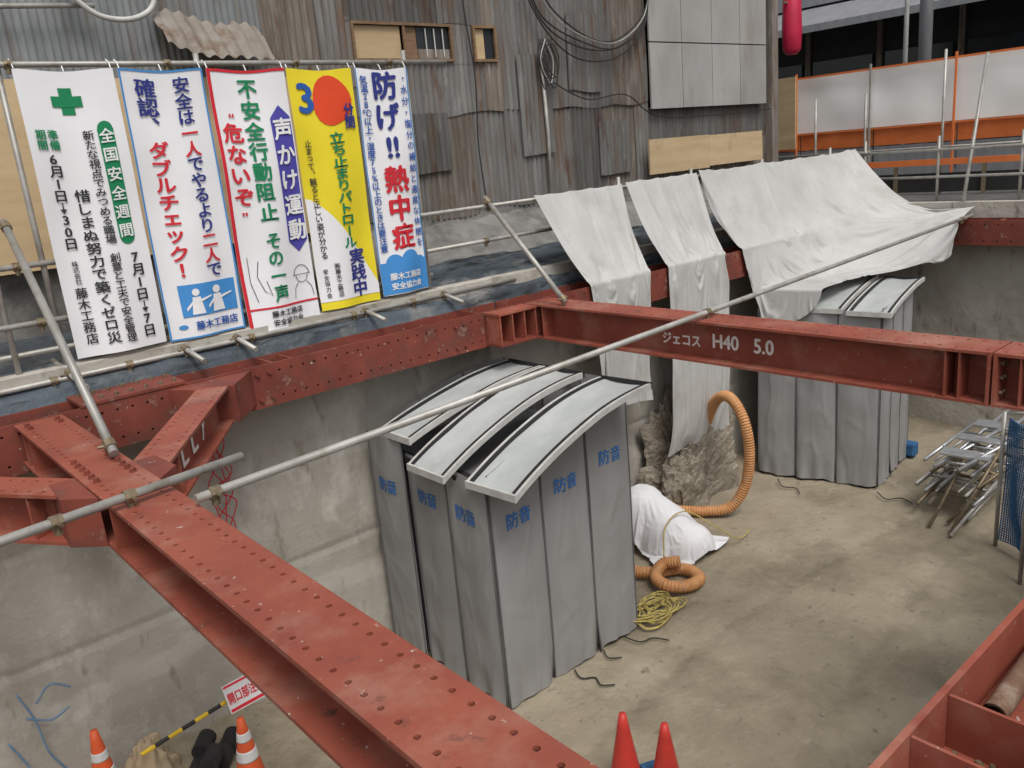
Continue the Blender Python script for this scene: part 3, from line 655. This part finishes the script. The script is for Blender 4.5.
def b3(rect,disc,vt,ht,area,line):
    rect(0,0,.045,1,IR,n=50); rect(.046,.905,1,.913,IR,n=2,nu=20); rect(.046,0,1,.010,IR,n=2,nu=20)
    vt('不安全行動阻止',.47,.03,.57,IG,.035,size=.175,sx=1.05); vt('その一声',.47,.61,.89,IG,.03,size=.165)
    vt('“',.22,.14,.19,IR,.03,size=.15); vt('危ないぞ',.20,.19,.51,IR,.035,size=.18,sx=1.05); vt('”',.18,.51,.56,IR,.03,size=.15)
    rect(.70,.18,.98,.66,IP); area(lambda a,b:(.70+.14*b+.28*a*(1-b),.18-.045*b),IP,.0062,4,3); area(lambda a,b:(.70+.14*b+.28*a*(1-b),.66+.045*b),IP,.0062,4,3)
    vt('声かけ運動',.84,.175,.665,IW,.03,size=.205,eps=.018)
    def arc(cu,cv,ru,rv,a0,a1,n=14): return [(cu+ru*math.cos(a0+(a1-a0)*i/n),cv+rv*math.sin(a0+(a1-a0)*i/n)) for i in range(n+1)]
    line(arc(.82,.80,.085,.030,0,math.pi),.006,IK); line(arc(.82,.795,.11,.035,math.pi,2*math.pi),.007,IK); line([(.69,.797),(.95,.797)],.007,IK)
    line([(.76,.828),(.70,.85),(.68,.89)],.006,IK); line([(.88,.828),(.94,.85),(.96,.89)],.006,IK); line([(.24,.72),(.20,.78),(.26,.84),(.34,.86),(.30,.80)],.006,IK); line([(.12,.70),(.11,.80),(.16,.88)],.006,IK)
    ht('藤木工務店',.52,.935,.062,IK,.03,1.1); ht('安全協力会',.52,.970,.062,IK,.03,1.1)
banner(3.27,4.04,2.46,'white banner with red border and green vertical lettering',b3,BANW,2.9)
def b4(rect,disc,vt,ht,area,line):
    area(lambda a,b:(a,(.52+.40*a**1.6)+(.965-(.52+.40*a**1.6))*b),BANW,.005)
    area(lambda a,b:(a,.97+.03*b),BANY,.0055,16,2)
    disc(.62,.125,.22,IO,ry=.24,eps=.006,wob=.06)
    ht('3',.22,.115,.27,IB,.05); vt('分間',.86,.14,.245,IN_,.04,size=.15,eps=.016)
    vt('立ち止まりパトロール',.60,.25,.745,IG,.04,size=.125,sx=1.45)
    vt('実践中',.68,.75,.965,IN_,.035,size=.18,sx=1.15)
    vt('止まって、観ると正しい姿が分かる',.16,.28,.78,IK,.015,size=.08)
    vt('㈱藤木工務店',.32,.80,.95,IK,.015,size=.062); vt('安全協力会',.14,.82,.95,IK,.01,size=.055)
banner(4.07,4.79,2.38,'yellow banner with large red disc and mixed lettering',b4,BANY,4.1)
def b5(rect,disc,vt,ht,area,line):
    rect(0,.0,.02,1,IS,n=50); rect(.98,0,1,1,IS,n=50)
    vt('防げ‼',.53,.0,.40,IN_,.04,size=.285,sx=1.05); vt('熱中症',.54,.41,.80,IR,.04,size=.285,sx=1.05)
    vt('気温28℃以上・湿度75%以上のときは要注意',.13,.03,.80,IB,.025,size=.1,sx=1.1)
    vt('・水分・塩分の補給と適度な休憩を',.90,.02,.80,IB,.02,size=.09)
    rect(.021,.85,.979,.995,IS,n=8,nu=14); disc(.3,.86,.11,IS,eps=.0064); disc(.62,.855,.13,IS,eps=.0068); disc(.85,.87,.08,IS,eps=.0072)
    ht('藤木工務店',.50,.915,.075,IW,.035,1.05); ht('安全協力会',.50,.96,.075,IW,.035,1.05)
banner(4.83,5.46,2.36,'white banner with blue and red lettering and blue cloud base',b5,BANW,5.2)

# ------------------------------------------------------------------ acoustic enclosures
def wallpanel(parent,p0,p1,z0,ztop,bulge,out,textz=None,name='side_panel'):
    p0=Vector(p0);p1=Vector(p1);out=Vector(out); Lp=(p1-p0).length
    ph=random.random()*10
    def fn(u,v,off=0):
        p=p0.lerp(p1,u); zt=ztop(u); z=z0+(zt-z0)*v
        e=math.sin(math.pi*u)**.5 if 0<u<1 else 0
        z0r=z+(.05*noise.noise(Vector((u*2+ph,0,0))) if v==0 else 0)
        d=bulge*e*(.7+.8*noise.noise(Vector((u*1.2+ph,v*1.6,0))))
        fold=math.sin(u*2*math.pi*1.4+ph+2.4*noise.noise(Vector((v*1.5,ph,0))))
        d+=.011*fold*e*(.4+.6*v)
        sw=math.sin(v*2*math.pi*4+ph+math.cos((u-.5)*math.pi)*2.2)
        d+=.004*sw*e
        r1=max(0,1-abs(noise.noise(Vector((u*.9+v*2.2+ph,v*2.6-u*1.8,ph))))*7)+.8*max(0,1-abs(noise.noise(Vector((u*1.1-v*2.4+ph,v*2.0+u*1.5,ph+5))))*7)
        d+=.007*r1*e
        flare=.10*max(0,.15-v)/.15*noise.noise(Vector((u*3+ph,1,0)))
        sx_=.010*noise.noise(Vector((v*2.5,ph,3)))
        q=p+out*(d+off+flare)+(p1-p0).normalized()*sx_; return (q.x,q.y,z0r)
    g=G(); g.add(*gridmesh(32,80,fn))
    o=mk(name,g,SND,parent,smooth=True)
    for u in (0.010,.990):
        q=G(); q.tube([Vector(fn(u,i/16,.004)) for i in range(17)],.008,6); mk('panel_piping',q,SNDD,o,smooth=True)
    if textz:
        v,f,_=htext('防音',1); q=G()
        for dx,dy,e2 in bolds(.02):
            vv=[]
            for a,b in v:
                u=.5+(a+dx)*.155/Lp; z=textz+(b+dy)*.16; zt=ztop(u); t=(z-z0)/(zt-z0); vv.append(fn(u,t,.007+e2))
            q.add(vv,f)
        mk('printed_lettering',q,BLUEM,o)
    return o
def arch(X,x0=4.12,x1=6.12,z0=2.45,dz=.56):
    t=max(0,min(1,(X-x0)/(x1-x0))); return z0+dz*(1-(1-t)**1.9)
bx=thing('soundproof_enclosure',(5.3,6.6,0),'grey fabric soundproof enclosure with arched roof panels','soundproof booth','grey soundproof enclosures')
xs=[4.33,4.98,5.63,6.28]
for i in range(3):
    a,b=xs[i],xs[i+1]
    wallpanel(bx,(a+.002,5.66),(b-.002,5.66),.03+.01*i,lambda u,a=a,b=b:arch(a+(b-a)*u)-.05,.045,(0,-1),[1.99,2.13,2.22][i])
    wallpanel(bx,(b-.002,7.58),(a+.002,7.58),.03,lambda u,a=a,b=b:arch(b-(b-a)*u)-.05,.03,(0,1))
ys=[5.66,6.3,6.95,7.6]
for i in range(3):
    a,b=ys[i],ys[i+1]; xo=4.33-(0 if i<2 else .05)
    wallpanel(bx,(xo,b-.002),(xo,a+.002),.03,(lambda u:2.46) if i<2 else (lambda u:2.60),.045,(-1,0),2.04)
    wallpanel(bx,(6.28,a+.002),(6.28,b-.002),.03,lambda u:2.93,.04,(1,0))
g=G(); g.box((4.40,5.74,.02),(6.21,7.51,2.40)); mk('inner_frame',g,SNDD,bx)
def roofpanel(parent,y0,y1,zoff,M=None,x0=4.12,x1=6.12,dz=.56,xs=0,name='roof_panel',skew=0):
    def P(x,y,z): 
        z+=.006*noise.noise(Vector((x*1.5,y*1,zoff))); y+=.006*noise.noise(Vector((x*1.5,zoff,4)))
        p=Vector((x+skew*(y-y0),y,z)); return tuple(M@p) if M else tuple(p)
    g=G(); n=36
    def zz(t): return arch(x0+(x1-x0)*t,x0,x1,2.45,dz)+zoff
    def strip(ya,yb,h,mi,th=.03,sub=1):
        for s_ in range(sub):
            yA=ya+(yb-ya)*s_/sub; yB=ya+(yb-ya)*(s_+1)/sub
            vv=[];ff=[]
            for i in range(n+1):
                t=i/n; x=x0+(x1-x0)*t+xs
                def sag(y): 
                    k=(y-y0)/(y1-y0); return -.025*math.sin(math.pi*k)*(1 if sub>1 else 0)+(.009*noise.noise(Vector((x*3,y*5,zoff))) if sub>1 else 0)
                za=zz(t)+h+sag(yA); zb=zz(t)+h+sag(yB)
                vv+=[P(x,yA,za),P(x,yB,zb),P(x,yB,zb-th),P(x,yA,za-th)]
            for i in range(n):
                b=i*4
                for k in range(4):
                    if sub>1 and k in (1,3): continue
                    ff.append((b+k,b+(k+1)%4,b+4+(k+1)%4,b+4+k))
            ff.append((3,2,1,0)); ff.append((n*4,n*4+1,n*4+2,n*4+3)); g.add(vv,ff,mi)
    strip(y0+.073,y1-.073,0,0,.03,6)
    strip(y0,y0+.028,.012,2,.06); strip(y1-.028,y1,.012,2,.06)
    strip(y0+.030,y0+.071,.008,1,.05); strip(y1-.071,y1-.030,.008,1,.05)
    o=mk(name,g,[SNDR,BLK,TRIMW],parent)
    for p in o.data.polygons: p.use_smooth=p.material_index==0
    for t in (0,1):
        q=G(); x=x0+(x1-x0)*t+xs; z=zz(t)
        q.add([P(*c) for c in [(x+a,y,z+h) for a in (-.012,.016) for y in (y0,y1) for h in (-.05,.02)]],[(0,1,3,2),(4,6,7,5),(0,4,5,1),(2,3,7,6),(0,2,6,4),(1,5,7,3)]); mk('end_bar',q,TRIMW if t==0 else BLK,o)
    return o
roofpanel(bx,5.16,5.80,0,xs=.14,x1=5.98,skew=-.08)
roofpanel(bx,6.02,6.62,.01,xs=.0,x1=6.05)
roofpanel(bx,6.74,7.32,.20,xs=.14,dz=.34,x1=5.98)
g=G(); g.box((4.30,5.64,2.36),(4.42,7.6,2.42)); mk('eave_bar',g,BLK,bx)
b2o=thing('soundproof_enclosure',(12.1,6.4,0),'grey soundproof enclosure partly covered by white sheets','soundproof booth','grey soundproof enclosures')
H2=2.72
for i in range(3):
    a=N_+dL*(.6*i+.002); b=N_+dL*(.6*(i+1)-.002); wallpanel(b2o,b,a,.03,lambda u:H2,.04,(-.97,-.2),None)
    a=N_+dR*(.54*i+.002); b=N_+dR*(.54*(i+1)-.002); wallpanel(b2o,a,b,.03,lambda u:H2+.05,.04,(.17,-.985),None)
    a=N_+dR*1.62+dL*(.6*i+.002); b=N_+dR*1.62+dL*(.6*(i+1)-.002); wallpanel(b2o,a,b,.03,lambda u:H2,.04,(.97,.25),None)
g=G(); c0=N_+dL*.08+dR*.08
g.prism([c0,c0+dR*1.46,c0+dR*1.46+dL*1.62,c0+dL*1.62],.02,2.66); mk('inner_frame',g,SNDD,b2o)
an=math.atan2(dR.y,dR.x)
Mr=Matrix.Translation((11.4,5.35,0))@Matrix.Rotation(an,4,'Z')@Matrix.Translation((-4.12,0,0))
for k,(ya,yb) in enumerate(((-.12,.5),(.56,1.16),(1.22,1.8))): roofpanel(b2o,ya,yb,.26+.02*k,Mr,4.12,5.90,.22)

# ------------------------------------------------------------------ hanging sheets (settled cloth)
SHG='white protective sheets'
for k,lab,nm in (('a','narrow white sheet hanging from handrail pipe over the wall','hanging_sheet'),('b','long white sheet hanging down to the lower wall','hanging_sheet'),('c','large crumpled white sheet draped over the enclosure roof','draped_sheet')):
    v,f=SIM[k]; g=G(); g.add(v,f); mk(nm,g,CLOTH,None,lab,'sheet',SHG,smooth=True,sub=1)
v,f=SIM['d']; g=G(); g.add(v,f); mk('covered_machine',g,BAG,None,'small machine wrapped in loose white cloth on the mud','covered machine',smooth=True,sub=1)

# ------------------------------------------------------------------ hose, ropes, rubble
hp=bez([(9.85,7.25,1.2),(9.78,7.05,1.55),(9.66,6.8,1.72),(9.54,6.55,1.70),(9.5,6.36,1.45),(9.52,6.30,1.0),(9.5,6.36,.5),(9.36,6.52,.17),(9.15,6.8,.1),(8.95,7.1,.1),(8.7,7.42,.1),(7.6,7.45,.1),(7.0,6.95,.1),(7.2,6.3,.1),(7.56,6.02,.1),(7.52,5.72,.11),(7.28,5.66,.12),(7.06,5.83,.14),(7.1,6.05,.17),(7.32,6.10,.24),(7.44,5.94,.27)],40)
def resample(P,step):
    out=[P[0]];acc=0
    for i in range(1,len(P)):
        a=P[i-1];b=P[i];d=(b-a).length
        while acc+d>=step:
            t=(step-acc)/d; a=a.lerp(b,t); out.append(a); d=(b-a).length; acc=0
        acc+=d
    return out
hp=resample(hp,.0095)
g=G(); g.tube(hp,.09,16,radf=lambda i:(.080,.074,.064,.074)[i%4]); mk('duct_hose',g,HOSE,None,'orange ribbed ventilation hose coiled on the mud','hose',smooth=True)
rp=[]
for i in range(170):
    a=i*.42; r=.22+.09*math.sin(i*.37)+.05*math.sin(i*1.3)
    rp.append((6.62+math.cos(a)*r*1.2+.05*math.sin(i*.11),5.66+math.sin(a)*r*.75,.05+.0005*i+.015*math.sin(i*.9)))
g=G(); g.tube(bez(rp,3),.008,6); mk('coiled_rope',g,YROPE,None,'yellow rope in a loose coil on the mud','rope',smooth=True)
g=G(); g.tube(bez([(9.05,6.0,.08),(8.7,5.95,.1),(8.4,6.1,.35),(8.1,6.35,.60),(7.75,6.4,.50),(7.5,6.25,.15),(7.2,6.1,.1),(6.95,5.9,.05),(6.75,5.75,.06)],10),.009,6); mk('loose_rope',g,YROPE,None,'yellow rope trailing across the white cover','rope',smooth=True)
g=G()
def lump(u,v):
    a=u*2*math.pi; th=v*math.pi/2; n=noise.fractal(Vector((math.cos(a)*1.8,math.sin(a)*1.8,v*3)),.8,2,6)
    r=math.cos(th)**.6*(1+.40*n); return (9.75+.95*r*math.cos(a),7.5+.40*r*math.sin(a),-.05+1.45*math.sin(th)**.8*(1+.35*n+.25*math.sin(a*2+1)*v))
g.add(*gridmesh(110,50,lump)); mk('concrete_rubble',g,LUMP,None,'jagged remnant of broken brown concrete against the wall','rubble')
for k,(P) in enumerate([[(5.2,5.6,.05),(5.15,5.45,.04),(5.25,5.35,.04),(5.2,5.22,.04),(5.3,5.12,.04)],[(6.0,5.6,.05),(6.05,5.42,.04),(6.2,5.36,.04),(6.28,5.2,.04)],[(5.65,5.6,.06),(5.6,5.48,.04),(5.7,5.38,.04)],[(11.3,5.3,.05),(11.15,5.1,.04),(11.3,4.95,.04),(11.2,4.75,.05)],[(10.9,6.7,.05),(10.7,6.5,.04),(10.75,6.3,.04),(10.6,6.15,.04)]]):
    g=G(); g.tube(bez(P,10),.008,6); mk('black_cable',g,CORD,None,'short black cable lying on the mud','cable','loose black cables',smooth=True)
g=G()
for i in range(2200):
    x=random.uniform(1,14.8);y=random.uniform(1.2,7.6); 
    if random.random()<.5: y=7.7-abs(random.gauss(0,.25))
    s=random.uniform(.006,.022)*(1.8 if random.random()<.07 else 1); z=flr((x-PX0)/(PX1-PX0),(y-PY0)/(PY1-PY0))[2]
    v=[(x+s*random.uniform(.6,1.3)*a,y+s*random.uniform(.6,1.3)*b,z+s*random.uniform(.4,.8)*c) for a,b,c in ((1,0,0),(-1,0,0),(0,1,0),(0,-1,0),(0,0,1),(0,0,-1))]
    g.add(v,[(0,2,4),(2,1,4),(1,3,4),(3,0,4),(2,0,5),(1,2,5),(3,1,5),(0,3,5)])
mk('loose_gravel',g,LUMP,kind='stuff')

# ------------------------------------------------------------------ scaffold stack, ladder and net
random.seed(5)
def sframe(o,ax,bx_,L_,Wd,label,mat):
    o=Vector(o);ax=Vector(ax).normalized();bx_=Vector(bx_);bx_=(bx_-ax*bx_.dot(ax)).normalized()
    e=thing('scaffolding_section',o,label,'scaffolding','stacked scaffolding sections')
    def P(a,b): return o+ax*a+bx_*b
    for n_,pts in (('upright_leg',[P(0,0),P(L_,0)]),('upright_leg',[P(0,Wd),P(L_,Wd)]),('cross_bar',[P(L_,0),P(L_,Wd)]),('cross_bar',[P(L_*.78,0),P(L_*.78,Wd)]),('cross_bar',[P(L_*.35,0),P(L_*.35,Wd)]),('inner_brace',[P(0.05*L_,Wd*.18),P(L_*.6,Wd*.18),P(L_*.78,Wd*.35)]),('inner_brace',[P(.05*L_,Wd*.82),P(L_*.6,Wd*.82),P(L_*.78,Wd*.65)])):
        g=G(); g.tube(pts,.024 if 'leg' in n_ or n_=='cross_bar' else .014,8); mk(n_,g,mat,e,smooth=True)
for i in range(6):
    r=random.uniform
    sframe((10.95+r(-.08,.12),3.88+r(-.06,.08),.10+.12*i),(1,-.12+r(-.12,.12),.12+r(-.02,.10)),(.15+r(-.06,.06),.9,.04+r(-.03,.08)),1.2,.66,('pale' if i%2 else 'dull')+' steel scaffolding section folded on the stack',(GALV,CLMP,ALU)[i%3])
def ladder(p0,p1,side,label):
    p0=Vector(p0);p1=Vector(p1);side=Vector(side); e=thing('aluminium_ladder',p0,label,'ladder')
    for s in (0,1):
        g=G(); g.tube([p0+side*s,p1+side*s],.028,8); mk('ladder_rail',g,ALU,e,smooth=True)
    for i in range(1,9):
        c=p0.lerp(p1,i/9); g=G(); g.tube([c,c+side],.018,8); mk('rung',g,ALU,e,smooth=True)
ladder((11.2,4.70,.35),(12.7,4.0,1.25),(-.10,-.36,.1),'pale aluminium ladder resting on stacked scaffolding')
ladder((10.9,4.35,.80),(12.1,3.8,1.20),(-.08,-.34,.05),'folded aluminium ladder on top of the stack')
for i in range(4):
    a=Vector((10.5+random.uniform(0,.6),3.8+random.uniform(-.1,.5),.05)); b=Vector((11.3+random.uniform(0,.6),3.75+random.uniform(-.2,.4),random.uniform(.5,1.1)))
    g=G(); g.tube([a,b],.024,8); mk('loose_tube',g,random.choice((GALV,CLMP)),None,'loose steel tube leaning on the scaffolding stack','steel tube','loose steel tubes',smooth=True)
for i in range(3):
    c=Vector((11.15+.42*i,4.05-.05*i,.95+.09*i)); M=Matrix.Translation(c)@Matrix.Rotation(random.uniform(-.15,.15),4,'Z')@Matrix.Rotation(random.uniform(-.1,.15),4,'Y')
    g=G(); g.box((-.11,-.3,0),(.11,.3,.03),0,M); mk('step_board',g,ALU,None,'perforated metal step board on the scaffolding stack','step board','metal step boards',bevel=.004)
def netf(u,v): 
    x=10.62-.55*u; y=3.42-1.2*u; z=.12+1.6*v; d=.10*noise.noise(Vector((u*4,v*2,1)))+.05*math.sin(u*14+v*2)
    return (x+d,y-d*.4,z)
g=G(); 
for i in range(44):
    g.tube([netf(i/43,j/12) for j in range(13)],.0075,4,cap=False)
for j in range(50):
    g.tube([netf(i/24,j/49) for i in range(25)],.0075,4,cap=False)
mk('blue_net',g,BNET,None,'blue safety netting hanging beside the stacked frames','net')
pipe((9.9,2.93,0.0),(9.9,2.93,2.2),'upright pipe holding the blue mesh sheet')
pipe((10.65,3.46,0.0),(10.65,3.46,1.8),'upright pipe holding the blue mesh sheet')
g=G(); g.box((12.95,5.5,.03),(13.15,5.7,.25)); mk('blue_bucket',g,BNET,None,'small blue container beside the booth','container',bevel=.03)
g=G(); g.tube([(2.46,.768,3.515),(3.7,.80,3.525)],.036,16,cap=False); g.tube([(2.46,.768,3.515),(3.7,.80,3.525)],.030,16,cap=False); mk('short_pipe',g,RUSTP,None,'rusty short pipe lying in the near wale','pipe',smooth=True)
for i in range(9):
    x=random.uniform(1.9,2.9); y=random.uniform(.60,.82); a=random.uniform(0,3); d=Vector((math.cos(a),math.sin(a),0))
    c=Vector((x,y,3.478)); g=G(); g.tube([c,c+d*.07],.009,8); g.tube([c-d*.014,c],.017,6); mk('loose_bolt',g,CLMP,None,'loose steel bolt lying in the wale trough','bolt','loose bolts in the wale')

# ------------------------------------------------------------------ cones, bar, sign
def cone(x,y,h,mat,band,label,grp,base=.19,lz=0):
    e=thing('traffic_cone',(x,y,.03),label,'traffic cone',grp)
    def ring(z0,z1,off,m,name):
        g=G(); r=lambda z:.150-(.150-.030)*z/h+off
        n=6; g.tube([(x,y,lz+.05+z0+(z1-z0)*i/n) for i in range(n+1)],.1,24,radf=lambda i:r(z0+(z1-z0)*i/n)); mk(name,g,m,e,smooth=True)
    ring(0,h,0,mat,'cone_body')
    if band:
        for z0,z1 in band: ring(z0,z1,.003,WHT,'reflective_band')
    g=G(); g.box((x-base,y-base,lz+.02),(x+base,y+base,lz+.055)); mk('cone_base',g,mat,e,bevel=.015)
B_=[(.33,.43),(.52,.60)]
cone(2.03,6.52,.73,CONE,B_,'orange traffic cone with white bands by the wall','banded traffic cones')
cone(1.03,7.25,.80,CONE,B_,'orange traffic cone with white bands by the wall','banded traffic cones')
cone(4.34,4.13,.69,CONER,None,'plain red traffic cone on the mud','plain red cones')
cone(4.48,3.80,.68,CONER,None,'plain red traffic cone on the mud','plain red cones')
g=G(); g.tube([(4.50,4.10,.09),(4.78,3.98,.09)],.05,14); mk('blue_sheet_roll',g,BNET,None,'small blue sheet roll lying between red cones','sheet roll',smooth=False)
bo=thing('striped_barrier_bar',(1.9,6.85,.6),'yellow and black striped bar between cones','barrier bar')
p0=Vector((1.3,7.0,.58));p1=Vector((2.75,6.95,.80)); q=G(); nseg=12
for i in range(nseg): q.tube([p0.lerp(p1,i/nseg),p0.lerp(p1,(i+1)/nseg)],.02,10,mi=i%2)
mk('bar',q,[YEL,BLK],bo,smooth=False)
sg=thing('warning_sign',(2.2,6.85,.6),'small white warning sign with red lettering','sign')
ms=Matrix.Translation((2.23,6.86,.79))@Matrix.Rotation(-.10,4,'Z')@Matrix.Rotation(-.30,4,'X')@Matrix.Rotation(-.10,4,'Y')
q=G(); q.box((-.18,-.006,-.135),(.18,.006,.135),0,ms); mk('board',q,WHT,sg)
q=G(); q.box((-.17,-.008,.105),(.17,-.0065,.125),0,ms); mk('red_stripe',q,IR,sg)
q=G(); q.box((-.17,-.008,-.125),(.17,-.0065,-.095),0,ms); mk('red_stripe',q,IR,sg)
v,f,w_=htext('開口部注意'); q=G(); k=.32/w_
for dx,dy,e2 in bolds(.03): q.add([ms@Vector(((a+dx)*k,-.009-e2,(b+dy)*k*1.7)) for a,b in v],f)
mk('printed_lettering',q,IR,sg)
for i,(x,y) in enumerate(((1.66,6.95),(1.80,7.1),(1.92,6.98),(1.77,6.84),(2.04,7.12))):
    g=G(); zz_=.12+.12*(i%2); g.tube([(x,y,zz_),(x+.14,y+.18,zz_)],.085,18); mk('black_roller',g,BLK,None,'short black rubber roller on the floor','rubber roller','black rollers',smooth=False)
g=G()
def rag(u,v):
    a=u*2*math.pi; n=noise.fractal(Vector((math.cos(a)*2,math.sin(a)*2,v*3)),1,2,4); r=(1-v)**.6*(1+.3*n)
    return (1.42+.26*r*math.cos(a),7.36+.18*r*math.sin(a),.03+.42*v*(1+.3*n))
g.add(*gridmesh(40,14,rag)); mk('cement_bag',g,BEIGE,None,'crumpled beige cement bag against the wall','bag',smooth=True)
for P in ([(.60,7.64,1.25),(.68,7.64,.95),(.72,7.63,.6),(.85,7.63,.3)],[(.72,7.64,1.1),(.85,7.64,1.22),(1.0,7.64,1.12)],[(.62,7.64,1.0),(.8,7.63,.9),(.95,7.63,.95)],[(.45,7.63,.85),(.55,7.63,.55),(.6,7.63,.3)]):
    g=G(); g.tube(bez(P,10),.010,6); mk('spray_mark',g,SPRAY,PW,smooth=True)
for k in range(5):
    P=[(2.66,7.67,3.24)]
    for j in range(1,7): P.append((2.62+random.uniform(-.13,.13),7.66-random.uniform(0,.03),3.24-.22*j+random.uniform(-.12,.12)))
    g=G(); g.tube(bez(P,10),.006,5); mk('red_wire',g,IR,None,'thin red wire tangled against the concrete wall','wire','red wires',smooth=True)

# ------------------------------------------------------------------ light
w=bpy.data.worlds.new('World'); SC.world=w; w.use_nodes=True; nt=w.node_tree; bg=nt.nodes['Background']
sky=nt.nodes.new('ShaderNodeTexSky'); sky.sky_type='NISHITA'; sky.sun_disc=False
EL=math.radians(58); AZ=math.radians(200)
sky.sun_elevation=EL; sky.sun_rotation=AZ; sky.air_density=1.2; sky.dust_density=4
hs=nt.nodes.new('ShaderNodeHueSaturation'); hs.inputs['Saturation'].default_value=.25
nt.links.new(sky.outputs[0],hs.inputs['Color']); nt.links.new(hs.outputs[0],bg.inputs[0]); bg.inputs[1].default_value=.15
sl=bpy.data.lights.new('sun','SUN'); sl.energy=1.5; sl.angle=math.radians(20); sl.color=(1,.96,.9)
so=bpy.data.objects.new('sun',sl); COL.objects.link(so)
dirv=Vector((math.sin(AZ)*math.cos(EL),math.cos(AZ)*math.cos(EL),math.sin(EL)))
so.rotation_euler=dirv.to_track_quat('Z','Y').to_euler()
